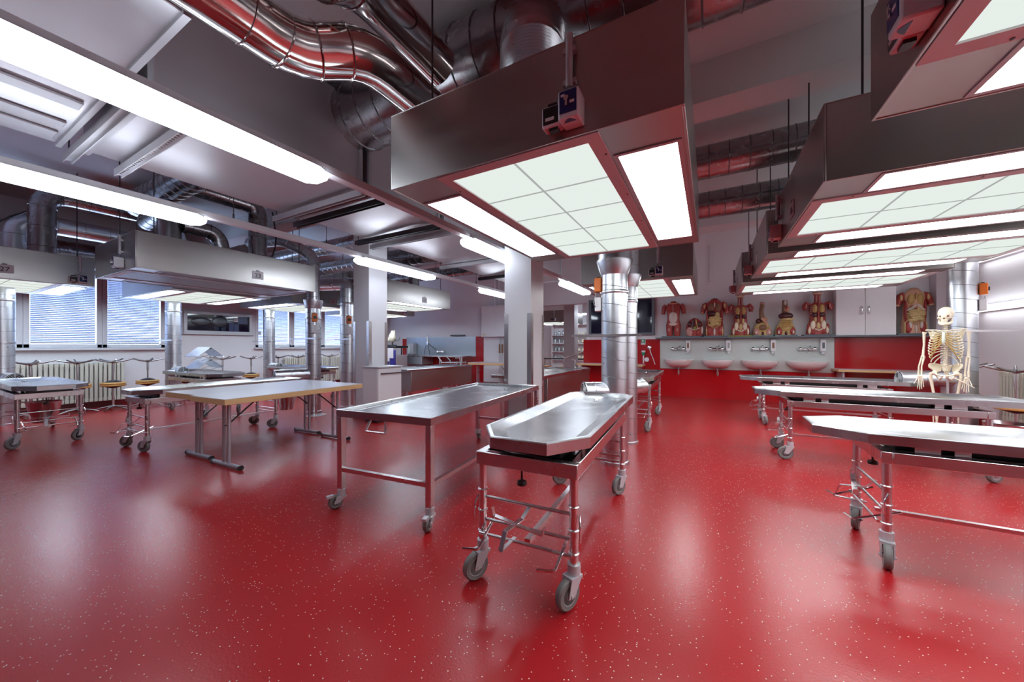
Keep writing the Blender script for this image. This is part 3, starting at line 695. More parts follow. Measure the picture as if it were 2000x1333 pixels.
# rectangular supply ducts
def box_duct(x0,x1,y0,y1,z0,z1,label,ribs=()):
    t=empty('rectangular_duct',((x0+x1)/2,(y0+y1)/2,z0),0,label,'duct','rectangular sheet metal ducts'); w,l=(x1-x0)/2,(y1-y0)/2
    MB().bx(-w,w,-l,l,0,z1-z0).build('casing',M['duct'],t,bev=.006)
    for y in (-l,l-.03):
        f=MB()
        f.bx(-w-.022,w+.022,y,y+.03,-.022,-.0005).bx(w+.0005,w+.022,y,y+.03,-.0005,z1-z0).bx(-w-.022,-w-.0005,y,y+.03,-.0005,z1-z0)
        f.build('flange',M['lgrey'],t)
    if ribs:
        for a,b in ribs:
            r=MB().bx(a-(x0+x1)/2,b-(x0+x1)/2,-l+.03,l-.06,-.016,-.0005)
            r.build('stiffening_strip',M['lgrey'],t,bev=.004)
    return t
box_duct(-4.38,-2.15,-2.6,.75,2.79,3.55,'wide rectangular duct in the upper left corner with long stiffening strips',ribs=((-4.28,-4.12),(-4.0,-3.9),(-3.62,-3.5)))
for (a,b),w in (((.86,2.44),'over the nearest strip lights, joined by the big round duct'),((2.52,3.62),'with shiny underside before the left pillar'),((3.7,5.3),'passing between the two pillars'),((5.38,6.6),'just beyond the two pillars'),((6.68,8.0),'ending before the back wall')):
    box_duct(-4.36,-3.08,a,b,2.79,3.5 if a<4<b else 3.66,'rectangular ceiling duct section '+w)
def cbar(y,label,slot,m='lgrey',x0=-4.5,x1=-2.95,z=2.72):
    t=empty('support_bar',((x0+x1)/2,y,z),0,label,'support bar','support bars under the rectangular ducts'); w=(x1-x0)/2
    MB().bx(-w,w,-.025,.025,.0,.042).bx(-w,w,-.025,-.019,-.02,.0).bx(-w,w,.019,.025,-.02,0).build('channel',M[m],t)
    if slot:
        s=MB()
        for k in range(34): xx=-w+.05+k*(2*w-.1)/34; s.bx(xx,xx+.02,-.01,.01,-.0015,-.0005)
        s.build('slot',M['black'],t); t.children[-1]['kind']='stuff'
    MB().cyl((-w+.04,0,.042),(-w+.04,0,ZC-z),.005,n=6).build('threaded_rod',M['rod'],t)
cbar(.8,'grey channel bar under the gap between the two nearest rectangular ducts',False)
cbar(1.08,'pale slotted channel bar under the nearest long rectangular duct',True,'whitep')
cbar(2.36,'grey channel bar under the duct joint before the left pillar',False)
cbar(2.6,'dark channel bar under the shiny duct section before the left pillar',False,'dark')
cbar(3.48,'dark slotted channel bar beside the top of the left pillar',True,'dark')
cbar(3.74,'thin grey channel bar just behind the dark slotted one',False)
cbar(5.34,'grey channel bar beyond the two pillars',False)
cbar(6.64,'dark channel bar farthest along the rectangular ducts',False,'dark')

# large round ducts under the ceiling
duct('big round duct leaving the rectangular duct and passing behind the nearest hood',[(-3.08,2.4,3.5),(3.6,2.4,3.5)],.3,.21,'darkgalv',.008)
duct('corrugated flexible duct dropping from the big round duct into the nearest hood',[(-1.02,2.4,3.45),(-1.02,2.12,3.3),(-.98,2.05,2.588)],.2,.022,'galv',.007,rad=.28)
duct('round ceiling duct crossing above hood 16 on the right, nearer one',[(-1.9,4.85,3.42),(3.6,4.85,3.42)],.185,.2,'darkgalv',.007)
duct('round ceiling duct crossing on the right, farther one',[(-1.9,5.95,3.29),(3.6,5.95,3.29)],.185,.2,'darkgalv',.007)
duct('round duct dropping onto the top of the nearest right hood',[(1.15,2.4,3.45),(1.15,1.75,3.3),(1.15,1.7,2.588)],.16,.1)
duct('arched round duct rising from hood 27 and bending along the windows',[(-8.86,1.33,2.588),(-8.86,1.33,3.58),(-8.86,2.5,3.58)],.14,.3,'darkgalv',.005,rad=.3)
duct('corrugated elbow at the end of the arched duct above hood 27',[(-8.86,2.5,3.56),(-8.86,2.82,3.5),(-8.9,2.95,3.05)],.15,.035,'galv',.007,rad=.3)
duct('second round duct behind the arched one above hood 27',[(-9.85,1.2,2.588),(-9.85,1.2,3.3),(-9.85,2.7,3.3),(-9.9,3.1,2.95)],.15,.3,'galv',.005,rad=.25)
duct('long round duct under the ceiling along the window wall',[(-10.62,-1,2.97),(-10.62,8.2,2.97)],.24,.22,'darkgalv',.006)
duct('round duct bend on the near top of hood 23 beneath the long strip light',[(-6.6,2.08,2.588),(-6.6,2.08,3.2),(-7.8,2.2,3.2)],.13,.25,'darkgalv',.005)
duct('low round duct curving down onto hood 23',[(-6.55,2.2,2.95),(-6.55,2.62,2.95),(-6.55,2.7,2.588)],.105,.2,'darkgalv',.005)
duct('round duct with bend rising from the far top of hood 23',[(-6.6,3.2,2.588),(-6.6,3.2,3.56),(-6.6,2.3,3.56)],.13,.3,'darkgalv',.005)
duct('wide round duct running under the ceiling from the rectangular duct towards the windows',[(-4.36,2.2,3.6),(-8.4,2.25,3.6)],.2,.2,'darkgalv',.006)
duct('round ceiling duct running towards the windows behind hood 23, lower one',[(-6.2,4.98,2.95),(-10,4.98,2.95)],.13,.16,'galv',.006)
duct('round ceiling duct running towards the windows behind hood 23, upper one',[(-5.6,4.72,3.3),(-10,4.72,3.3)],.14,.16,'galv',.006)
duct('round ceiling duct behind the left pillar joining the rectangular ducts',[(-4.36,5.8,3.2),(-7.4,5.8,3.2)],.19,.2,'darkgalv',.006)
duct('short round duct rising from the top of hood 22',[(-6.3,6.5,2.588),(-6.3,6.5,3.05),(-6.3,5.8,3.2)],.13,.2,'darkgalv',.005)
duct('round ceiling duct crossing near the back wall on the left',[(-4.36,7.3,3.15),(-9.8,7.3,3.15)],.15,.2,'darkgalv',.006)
# black flexible cables of the dampers
for i,(p,lb) in enumerate(((((-9.0,.7,2.6),(-9.2,.9,3.0),(-8.98,1.25,3.3)),'thin black cable looping up the arched duct above hood 27'),(((-6.45,3.3,2.6),(-6.44,3.42,3.0),(-6.47,3.36,3.5)),'thin black cable beside the round duct on hood 23'),(((-6.33,4.9,2.2),(-6.33,4.92,2.75),(-6.4,5.2,2.9)),'thin black cable hanging beside the elbow duct before the left pillar'))):
    o=Vector(p[0]); tag(MB().tube(rpath([Vector(q)-o for q in p],.3),.011,8).build('black_cable',M['black'],loc=o),lb,'cable','black duct cables')
# ------------------------------------------------------------------ things on and along the back wall
def thing(name,mb,m,label,cat,group=None,loc=None,**k): return tag(mb.build(name,m,loc=loc,**k),label,cat,group)
YW=YB-.025
thing('wall_ledge',MB().bx(-1.15,3.47,YW-.27,YW,-.0,.028),M['gbase'],'long narrow slate grey ledge on which the anatomical torsos stand','ledge',loc=(0,0,1.416),bev=.003)
# washbasins, taps, soap dispensers
def basin(x,w,label):
    t=empty('washbasin',(x,YW,.68),0,label,'washbasin','white washbasins on the back wall')
    m=MB(); n=20
    def arc(k,z,dep): return [(w/2*k*math.cos(PI*i/n)*-1,-dep*math.sin(PI*i/n)**.7-.001,z) for i in range(n+1)]
    outer=[arc(.35,.05,.18),arc(.62,.06,.27),arc(.86,.12,.36),arc(.97,.18,.42),arc(1,.225,.445),arc(1,.24,.45),arc(.96,.243,.43)]
    m.loft(outer,cap=True)
    m.v+=[]; m.build('bowl',M['ceram'],t,sm=50)
    i=MB(); i.loft([arc(.95,.2435,.425),arc(.93,.2438,.41)],cap=False); i.build('rim',M['ceram'],t)
    p=MB().cyl((0,-.2,-.13),(0,-.2,.052),.016,n=14).cyl((0,-.2,-.1),(0,-.2,-.03),.026,n=14)
    p.tube(rpath([(0,-.2,-.03),(0,-.1,-.04),(0,-.001,-.04)],.03),.013,10); p.build('siphon',M['chrome'],t)
    return t
bn=['leftmost, farthest from the trolleys','second from left','third from left','rightmost, beside the red panel']
for (x,w),s in zip(((-.64,.64),(.17,.64),(.98,.68),(1.8,.69)),bn): basin(x,w,'white ceramic washbasin, '+s)
def tap(x,label):
    t=empty('wall_tap',(x,YW,1.17),0,label,'tap','chrome wall taps above the basins')
    MB().cyl((-.11,-.05,0),(.11,-.05,0),.028,n=14).ell((-.12,-.05,0),(.04,.035,.045)).ell((.12,-.05,0),(.045,.04,.048)).cyl((-.07,-.05,0),(-.07,-.001,0),.028,n=14).cyl((.07,-.05,0),(.07,-.001,0),.028,n=14).build('body',M['chrome'],t)
    MB().tube(rpath([(0,-.05,0),(0,-.1,-.01),(.0,-.19,-.06)],.04),.017,10).build('spout',M['chrome'],t)
    MB().tube(rpath([(0,-.05,.015),(.0,-.06,.045),(.05,-.12,.07)],.02),.014,8).build('lever',M['chrome'],t)
for x,s in zip((-.66,.15,.98,1.81),('first washbasin from the left','second washbasin from the left','third washbasin from the left','washbasin nearest the red panel')): tap(x,'chrome lever tap on the grey panel above the '+s)
def soap(x,label,win):
    t=empty('soap_dispenser',(x,YW,1.06),0,label,'soap dispenser','white soap dispensers')
    MB().bx(-.05,.05,-.1,-.001,.06,.32).build('body',M['whitep'],t,bev=.014)
    MB().bx(-.02,.02,-.102,-.0995,.13,.25).build('window',win,t)
    MB().lathe([(.0,0),(.03,.012),(.034,.035),(.02,.06)],(0,-.055,0),14).build('push_button',M['whitep'],t)
for x,s,w in zip((-.44,.39,1.22,2.06),('first and second washbasins','second and third washbasins','third and fourth washbasins','last washbasin and the red panel'),(M['brown'],M['grey'],M['brown'],M['gbase'])): soap(x,'white soap dispenser on the wall between '+s,w)
# television, safety sign, eye wash, shower hose
tv=empty('wall_television',(-2.03,YB-.03,2.0),0,'dark flat television hanging above the left red panel','television')
MB().bx(-.84,.84,-.07,-.001,-.485,.485).build('casing',M['gbase'],tv,bev=.006)
MB().bx(-.77,.77,-.074,-.0705,-.42,.42).build('screen',M['tv'],tv)
s=thing('safety_sign',MB().bx(-.055,.055,-.004,0,-.075,.075),M['card'],'small green and white eye wash sign on the red panel','sign',loc=(-1.47,YB-.0215,1.35))
MB().bx(-.05,.05,-.0055,-.0042,-.045,.07).build('green_field',M['green'],s)
MB().ell((-.012,-.007,.035),(.016,.002,.02)).bx(-.03,-.02,-.0068,-.0056,-.03,.02).bx(.012,.02,-.0068,-.0056,-.03,.05).bx(-.03,.03,-.0068,-.0056,-.035,-.028).build('symbol',M['card'],s)
e=empty('eye_wash',(-1.45,YB-.02,.96),0,'green and white eye wash shower standing on the left wooden counter','eye wash')
MB().cyl((0,-.1,-.155),(0,-.1,.05),.016,n=12).build('stem',M['whitep'],e)
MB().lathe([(.015,.04),(.035,.06),(.045,.12)],(0,-.1,0),16).build('head',M['green'],e)
MB().lathe([(.045,.12),(.05,.125),(.05,.16),(.03,.165)],(0,-.1,0),16).cyl((.08,-.13,-.06),(.08,-.1,-.06),.055,n=18).build('cap',M['whitep'],e)
h=empty('shower_hose',(-1.32,YB-.02,1.2),0,'white hand shower hose hanging from a chrome holder on the red panel','hose')
MB().lathe([(.05,0),(.045,.02),(.02,.03)],(0,0,0),16,Matrix.Rotation(R(90),3,'X')).build('holder',M['chrome'],h)
MB().tube(rpath([(0,-.04,0),(.03,-.05,-.12),(.1,-.06,-.3),(.14,-.08,-.42)],.1),.009,8).build('hose',M['whitep'],h)
# counters with pale wooden edges
def counter(x0,x1,y0,label,z=.78):
    t=empty('wall_counter',((x0+x1)/2,YB-.022,z),0,label,'counter','pale wooden counters'); w=(x1-x0)/2; d=YB-.022-y0
    MB().bx(-w,w,-d,-.001,-.045,-.003).build('board',M['beech'],t,bev=.003)
    MB().bx(-w,w,-d,-.001,-.0025,.0).build('surface',M['lam'],t)
    for s in (-1,1): MB().bx(s*(w-.1)-.015,s*(w-.1)+.015,-d*.8,-.001,-.2,-.045).build('bracket',M['lgrey'],t)
counter(-3.08,-1.42,9.15,'pale wooden wall counter below the television')
counter(2.2,3.7,9.15,'pale wooden wall counter below the right red panel')
# white wall cupboard
cb=empty('wall_cupboard',(2.66,YB-.022,1.446),0,'white two door wall cupboard above the right red panel','cupboard')
MB().bx(-.435,.435,-.2,-.001,0,1.02).build('body',M['white'],cb,bev=.003)
for s in (-1,1):
    d=MB().bx(min(s*.003,s*.432),max(s*.003,s*.432),-.219,-.201,.004,1.016).build('door',M['white'],cb,bev=.003)
    MB().tube(rpath([(s*.05,-.22,.42),(s*.05,-.25,.42),(s*.05,-.25,.56),(s*.05,-.22,.56)],.02),.008,8).build('handle',M['chrome'],d)
# white cable duct on the wall beside the sinks
thing('cable_duct',MB().bx(-.04,.04,-.04,-.001,0,.85),M['whitep'],'white vertical cable duct high on the wall between ceiling and torsos','cable duct',loc=(.05,YB,2.75),bev=.005)

# ---- anatomical torsos
def sect(z,w,d,y=0,n=24,sq=.8):
    r=[]
    for i in range(n):
        g=2*PI*i/n; c,s=math.cos(g),math.sin(g)
        r.append((w*abs(c)**sq*(1 if c>=0 else -1),y+d*abs(s)**sq*(1 if s>=0 else -1),z))
    return r
def curl(t,name,m,c,r,tr,nn,depth,wob):
    """a coiled tube such as bowel"""
    p=[];
    for i in range(nn*12+1):
        a=i/(nn*12); x=c[0]+r[0]*math.sin(a*PI*2*nn)*(1-.25*math.cos(a*9)); z=c[2]+r[1]*(1-2*a)
        p.append((x,c[1]-depth*math.sqrt(max(0,1-((x-c[0])/(r[0]*1.4))**2))-.006*math.sin(a*wob),z))
    return MB().tube(p,tr,7).build(name,m,t)
def torso(kind,x,W,Hh,label,base):
    t=empty('anatomical_torso',(x,YW-.145,1.445),0,label,'anatomical model','anatomical torso models on the ledge')
    bw=W*.5+.02
    MB().bx(-bw*.95,bw*.95,-.11,.11,0,.03).build('base',base,t,bev=.005)
    z=lambda f:.031+f*(Hh-.03)
    w=W
    def E(name,m,c,r,M_=None): return MB().ell((c[0]*w,c[1],z(c[2])),(r[0]*w,r[1],r[2]*Hh),16,10,M_).build(name,m,t,sm=60)
    if kind=='muscle':
        MB().loft([sect(z(.3),.27*w,.08),sect(z(.36),.31*w,.09),sect(z(.48),.265*w,.085),sect(z(.62),.27*w,.09),sect(z(.76),.31*w,.1),sect(z(.88),.33*w,.085),sect(z(.94),.25*w,.07),sect(z(.97),.13*w,.055),sect(z(1.0),.11*w,.05)]).build('trunk',M['flesh'],t,sm=70)
        for s in (-1,1):
            MB().loft([sect(z(.0),.13*w,.07),sect(z(.15),.15*w,.085),sect(z(.34),.16*w,.09)]).build('thigh',M['flesh'],t,sm=70).location=(s*.165*w,0,0)
            MB().tube([(s*.33*w,0,z(.9)),(s*.41*w,0,z(.84)),(s*.44*w,0,z(.74)),(s*.46*w,0,z(.64))],[.045,.055,.048,.042],12).build('arm_stump',M['flesh'],t,sm=70)
            E('pectoral',M['flesh'],(s*.15,-.085,.78),(.15,.025,.085))
            E('thigh_muscle',M['pink'],(s*.18,-.075,.18),(.045,.02,.06))
            MB().lathe([(.14*w,0),(.14*w,.012),(.12*w,.02)],(s*.165*w,0,.031),18).build('cut_face',M['skin'],t)
        E('abdominal_sheath',M['sheath'],(0,-.068,.54),(.19,.034,.22))
        E('pelvic_sheath',M['sheath'],(0,-.075,.34),(.2,.03,.05))
        E('collar_bone',M['skin'],(0,-.06,.93),(.2,.03,.02))
        MB().cyl((0,-.11,z(.62)),(0,-.115,z(.9)),.006,n=6).build('breastbone_line',M['sheath'],t)
    elif kind=='pelvis':
        MB().loft([sect(z(0),.46*w,.1),sect(z(.3),.49*w,.11),sect(z(.55),.46*w,.1),sect(z(.75),.38*w,.09),sect(z(.9),.24*w,.07),sect(z(.99),.06*w,.03)]).build('trunk',M['flesh'],t,sm=70)
        E('thigh',M['pink'],(-.27,-.08,.2),(.2,.05,.26)); E('thigh',M['flesh'],(.2,-.08,.16),(.13,.05,.2))
        E('hip_bone',M['sheath'],(.42,-.05,.3),(.07,.06,.22)); E('bladder',M['olive'],(.03,-.12,.4),(.1,.03,.1))
        for k,(a,m) in enumerate(((-.12,M['gbase']),(-.02,M['dflesh']),(.08,M['flesh']),(.16,M['tan']))):
            MB().tube([(a*w,-.1,z(.42)),(a*w*.9,-.125,z(.62)),(a*w*.5,-.09,z(.9))],.011,7).build('vessel',m,t)
        E('iliac_muscle',M['dflesh'],(-.25,-.07,.62),(.13,.05,.16)); E('iliac_muscle',M['dflesh'],(.27,-.07,.62),(.12,.05,.16))
        MB().tube([(-.3*w,-.11,z(.42)),(0,-.14,z(.32)),(.3*w,-.11,z(.42))],.01,7).build('ligament',M['sheath'],t)
    elif kind in ('open','great'):
        sk=M['flesh'] if kind=='open' else M['skin']
        MB().loft([sect(z(0),.35*w,.1),sect(z(.2),.35*w,.1),sect(z(.4),.31*w,.095),sect(z(.55),.29*w,.09),sect(z(.75),.31*w,.1),sect(z(.88),.31*w,.09),sect(z(.95),.2*w,.07),sect(z(1.0),.13*w,.055)]).build('trunk',sk,t,sm=70)
        for s in (-1,1):
            MB().tube([(s*.27*w,.01,z(.88)),(s*.37*w,0,z(.84)),(s*.42*w,-.01,z(.74)),(s*.46*w,-.01,z(.64))],[.05,.06,.055,.042],12).build('arm_stump',M['flesh'],t,sm=70)
            E('shoulder_bone',M['tan'],(s*.38,-.05,.8),(.045,.02,.07))
            MB().tube([(s*.46*w,-.01,z(.645)),(s*.475*w,-.012,z(.61))],[.043,.04],12).build('cut_face',M['skin'],t)
            E('thigh_muscle',M['flesh'],(s*.2,-.085,.13),(.1,.03,.13)); E('thigh_muscle',M['tan'],(s*.3,-.07,.12),(.03,.035,.13))
            E('flank_muscle',M['flesh'],(s*.27,-.06,.5),(.05,.045,.24))
            E('lung',M['brown'] if kind=='open' else M['gold'],(s*.12,-.075,.76),(.115,.04,.12))
        MB().ell((0,0,z(1.0)),(.12*w,.05,.02)).build('neck_cut',M['dflesh'] if kind=='open' else M['skin'],t)
        E('breastbone',M['sheath'] if kind=='open' else M['gold'],(0,-.115,.83),(.03,.012,.07))
        E('liver',M['dflesh'] if kind=='open' else M['skin'],(-.1 if kind=='open' else .0,-.1,.6),(.17,.04,.075 if kind=='open' else .05))
        E('stomach',M['tan'],(.1,-.105,.57),(.09,.035,.06))
        curl(t,'bowel',M['tan'],(.01*w,-.085,z(.4)),(.19*w,.12*Hh),.022,5,.04,60)
        MB().tube([(-.24*w,-.075,z(.42)),(-.2*w,-.115,z(.28)),(0,-.135,z(.2)),(.2*w,-.115,z(.28)),(.24*w,-.075,z(.42))],.012,8).build('abdominal_rim',M['gold'],t)
        if kind=='great':
            for s in (-1,1): MB().tube([(.02*w*s,-.13,z(.63)),(s*.12*w,-.13,z(.56)),(s*.24*w,-.09,z(.51))],.018,8).build('rib_arch',M['sheath'],t); E('hip_bone',M['sheath'],(s*.15,-.1,.2),(.05,.025,.1))
        E('groin',M['sheath'],(0,-.1,.1),(.04,.03,.1))
    elif kind=='back':
        MB().loft([sect(z(0),.4*w,.1),sect(z(.15),.36*w,.1),sect(z(.3),.29*w,.085),sect(z(.45),.27*w,.08),sect(z(.62),.29*w,.09),sect(z(.7),.27*w,.075),sect(z(.76),.12*w,.05),sect(z(.92),.11*w,.05),sect(z(.94),.14*w,.06),sect(z(1.0),.17*w,.07)]).build('trunk',M['flesh'],t,sm=70)
        E('skull_base',M['bone'],(0,-.03,.96),(.18,.06,.03))
        for s in (-1,1):
            MB().tube([(s*.24*w,0,z(.7)),(s*.38*w,0,z(.74)),(s*.44*w,-.01,z(.68)),(s*.43*w,-.015,z(.58))],[.03,.045,.05,.04],12).build('arm_stump',M['flesh'],t,sm=70)
            E('shoulder_bone',M['pink'],(s*.4,-.045,.67),(.035,.02,.05))
            E('lung',M['gold'],(s*.115,-.08,.6),(.1,.035,.1))
            E('diaphragm',M['dflesh'],(s*.13,-.08,.46),(.11,.03,.06)); E('kidney',M['tan'],(s*.1,-.085,.35),(.05,.03,.065))
            E('hip_bone',M['bone'],(s*.18,-.085,.22),(.09,.025,.1)); E('thigh_bone',M['bone'],(s*.3,-.075,.1),(.05,.03,.09))
            E('thigh_muscle',M['flesh'],(s*.17,-.09,.04),(.06,.03,.05)); E('flank_muscle',M['flesh'],(s*.33,-.05,.17),(.05,.05,.08))
            MB().tube([(s*.06*w,-.05,z(.74)),(s*.055*w,-.055,z(.92))],.012,8).build('neck_muscle',M['pink'],t)
            for k in range(5): MB().tube([(s*.22*w,-.07,z(.5+.045*k)),(s*.265*w,-.045,z(.49+.045*k))],.006,6).build('rib_end',M['sheath'],t)
        MB().tube([(0,-.09,z(.3)),(0,-.105,z(.5)),(0,-.09,z(.76))],.014,8).build('spine',M['flesh'],t)
        E('sacrum',M['tan'],(0,-.09,.2),(.07,.03,.08))
        MB().tube([(-.12*w,-.11,z(.13)),(0,-.13,z(.09)),(.12*w,-.11,z(.13))],.014,8).build('pelvic_arch',M['bone'],t)
    elif kind in ('stalk','belly'):
        MB().loft([sect(z(0),.46*w,.1),sect(z(.12),.48*w,.11),sect(z(.22),.42*w,.1),sect(z(.34),.3*w,.08),sect(z(.38),.2*w,.06)]).build('pelvis',M['tan'],t,sm=70)
        for s in (-1,1): E('thigh',M['flesh'] if kind=='belly' else M['pink'],(s*.28,-.065,.1),(.17,.055,.12)); E('thigh_muscle',M['sheath'],(s*.33,-.11,.07),(.05,.015,.05))
        E('pelvic_bowl',M['brown'] if kind=='stalk' else M['tan'],(0,-.09,.22),(.2,.04,.09))
        MB().tube([(-.3*w,-.09,z(.24)),(-.15*w,-.12,z(.14)),(0,-.13,z(.1)),(.15*w,-.12,z(.14)),(.3*w,-.09,z(.24))],.012,8).build('pelvic_rim',M['gold'],t)
        E('groin',M['dflesh'],(0,-.1,.04),(.07,.03,.05))
        if kind=='stalk':
            MB().tube([(0,.0,z(.36)),(-.03*w,-.01,z(.55)),(-.05*w,-.01,z(.75)),(-.0*w,-.01,z(.86)),(.0,0,z(.99))],[.05,.048,.042,.045,.04],14).build('windpipe_column',M['brown'],t,sm=70)
            E('throat',M['pink'],(0,-.01,.95),(.13,.04,.05))
            E('liver',M['dflesh'],(-.2,-.05,.42),(.14,.05,.075)); E('stomach',M['skin'],(.12,-.05,.46),(.13,.05,.09))
            MB().tube([(-.05*w,-.08,z(.5)),(.08*w,-.1,z(.42)),(.17*w,-.08,z(.36)),(.2*w,-.06,z(.22))],[.025,.028,.025,.02],10).build('bowel',M['skin'],t,sm=70)
        else:
            MB().tube([(0,0,z(.5)),(-.02*w,0,z(.7)),(-.02*w,0,z(.98))],[.06,.055,.045],14).build('windpipe_column',M['brown'],t,sm=70)
            E('throat',M['sheath'],(-.02,-.035,.9),(.07,.02,.08)); E('heart',M['skin'],(.06,-.05,.72),(.15,.04,.08)); E('vessel',M['flesh'],(.02,-.07,.76),(.07,.03,.05))
            E('liver',M['dflesh'],(.0,-.05,.53),(.35,.075,.1)); E('stomach',M['tan'],(.05,-.05,.43),(.32,.075,.06))
            E('belly',M['tan'],(0,-.05,.3),(.34,.075,.12)); curl(t,'bowel',M['gold'],(.02*w,-.095,z(.3)),(.2*w,.085*Hh),.014,4,.04,50)
    return t
for a in (('muscle',-.755,.5,.87,'red muscle torso with short arms and white abdomen, leftmost on the ledge',M['gbase']),
          ('pelvis',-.3,.38,.46,'low dome shaped pelvis model, shortest of the anatomical models',M['gbase']),
          ('open',.11,.53,.87,'broad open torso with dark liver and yellow bowel between pelvis and green based model',M['gbase']),
          ('back',.615,.45,.93,'open torso with skull base standing on the olive green base',M['olive']),
          ('stalk',1.015,.36,.75,'pelvis model with bare windpipe stalk and small dark liver',M['teal']),
          ('belly',1.42,.37,.78,'pelvis model with round belly and large dark liver under the stalk',M['teal']),
          ('back',1.95,.47,.9,'open torso with skull base standing beside the white wall cupboard',M['gbase']),
          ('great',3.345,.47,.86,'large open torso to the right of the white wall cupboard',M['gbase'])): torso(*a)

# ---- skeleton on its stand
def skeleton(x,y,rz):
    t=empty('skeleton',(x,y,0),R(rz),'ivory human skeleton on a stand between the right trolleys','skeleton')
    t.scale=(.88,.95,1); B=M['bone']
    sk=MB(); 
    sk.ell((0,.035,1.645),(.078,.098,.078),22,16)
    sk.ell((0,-.045,1.605),(.06,.045,.062),18,12)
    sk.ell((-.052,-.04,1.583),(.018,.03,.014)).ell((.052,-.04,1.583),(.018,.03,.014))
    sk.ell((0,-.06,1.552),(.033,.032,.024))
    sk.tube([(-.066,.02,1.585),(-.066,-.03,1.58),(-.058,-.06,1.585)],.006,6).tube([(.066,.02,1.585),(.066,-.03,1.58),(.058,-.06,1.585)],.006,6)
    so=sk.build('skull',B,t,sm=70)
    MB().ell((-.029,-.0765,1.603),(.0195,.009,.015)).ell((.029,-.0765,1.603),(.0195,.009,.015)).ell((0,-.0885,1.574),(.011,.005,.013)).build('eye_socket',M['brown'],so)
    MB().tube([(-.056,.02,1.57),(-.055,.0,1.53),(-.035,-.055,1.508),(0,-.08,1.502),(.035,-.055,1.508),(.055,.0,1.53),(.056,.02,1.57)],[.009,.016,.019,.02,.019,.016,.009],8).build('jaw',B,so,sm=60)
    g=MB()
    for k in range(9):
        a=R(-60+15*k); 
        for z in (1.538,1.526): g.box((.032*math.sin(a),-.055-.03*math.cos(a),z),(.006,.006,.012))
    g.build('teeth',M['bone'],so)
    s=MB()
    for k in range(24):
        f=k/23; z=1.5-f*.56; yy=.03+.03*math.sin(f*PI*1.7)-.01; r=.014+.012*f
        s.lathe([(r,-.009),(r*.9,0),(r,.009)],(0,yy,z),12).bar((-r-.018,yy+.012,z),(r+.018,yy+.012,z),.007,.007).bar((0,yy+.01,z),(0,yy+.05,z-.012),.006,.01)
    s.build('spine',B,t)
    MB().tube([(0,-.085,1.405),(0,-.1,1.36),(0,-.108,1.29),(0,-.105,1.26)],[.02,.016,.018,.008],8).build('breastbone',M['stern'],t)
    for k in range(12):
        f=k/11; zb=1.43-.028*k; wd=[.075,.1,.118,.128,.134,.138,.14,.14,.136,.13,.115,.1][k]; drop=.05+.075*f
        for sd in (-1,1):
            pts=[]; end=[1,1,1,1,1,1,1,.93,.88,.8,.55,.42][k]
            for i in range(13):
                a=PI*i/12*end
                px=sd*(.018+wd*math.sin(min(a,PI))**.75 if i else .018); py=.05+.012-.085*(1-math.cos(a))*.95+.02*math.sin(a)
                pts.append((px,py,zb-drop*(i/12)))
            bony=pts[:10] if k<10 else pts
            MB().tube(bony,.0068,6).build('rib',B,t,sm=60)
            if k<10:
                if k<7: e=(sd*.012,-.1,1.395-.02*k)
                else: e=(sd*.02*(k-5),-.1,1.275-.03*(k-6))
                p=Vector(bony[-1]); q=Vector(pts[11 if k<7 else 12]); MB().tube([p,(p+q)/2+Vector((0,-.01,-.004)),Vector(e)],.0062,6).build('rib_cartilage',M['cart'],t,sm=60)
    for sd in (-1,1):
        MB().tube([(sd*.015,-.08,1.415),(sd*.07,-.085,1.43),(sd*.13,-.035,1.435),(sd*.175,.0,1.44)],.008,7).build('collarbone',B,t)
        b=MB(); b.add([(sd*.07,.075,1.4),(sd*.17,.055,1.42),(sd*.155,.05,1.36),(sd*.1,.085,1.24),(sd*.07,.082,1.4),(sd*.17,.062,1.42),(sd*.155,.057,1.36),(sd*.1,.092,1.24)],[(0,1,2,3),(7,6,5,4),(0,4,5,1),(1,5,6,2),(2,6,7,3),(3,7,4,0)]).tube([(sd*.08,.085,1.39),(sd*.15,.07,1.43),(sd*.19,.03,1.44)],.008,6)
        b.build('shoulder_blade',B,t)
        ax=sd*.2; ex=sd*(.215 if sd<0 else .2); hx=sd*(.235 if sd<0 else .19)
        MB().tube([(ax,.02,1.415),(ax+sd*.005,.02,1.38),(ax+sd*.005,.02,1.25),(ex,.02,1.12),(ex,.02,1.095)],[.024,.016,.0115,.014,.024],10).build('upper_arm_bone',B,t,sm=60)
        MB().tube([(ex-sd*.012,.015,1.1),(hx-sd*.012,-.01,.97),(hx-sd*.014,-.02,.865)],[.014,.008,.012],8).build('forearm_bone',B,t,sm=60)
        MB().tube([(ex+sd*.012,.015,1.09),(hx+sd*.016,-.01,.97),(hx+sd*.016,-.02,.86)],[.01,.008,.014],8).build('forearm_bone',B,t,sm=60)
        h=MB(); h.ell((hx,-.022,.845),(.026,.012,.016),12,8)
        for k in range(5):
            o=(-.03,-.014,0,.014,.026)[k]*-sd*-1; L=(.09,.15,.16,.15,.125)[k]
            x0=hx+(-.02,-.011,0,.011,.02)[k]*sd*-1; dx=(-.035,-.012,0,.01,.02)[k]*sd*-1
            pr_=[(x0+dx*f,-.025-.02*f*f*(1 if k else 2),.835-L*f) for f in (0,.42,.46,.7,.74,1)]
            h.tube(pr_,[.006,.0045,.006,.004,.005,.003],6)
        h.build('hand_bones',B,t,sm=60)
        # hip bone as a curved blade with ring
        hb=MB(); rows=[]
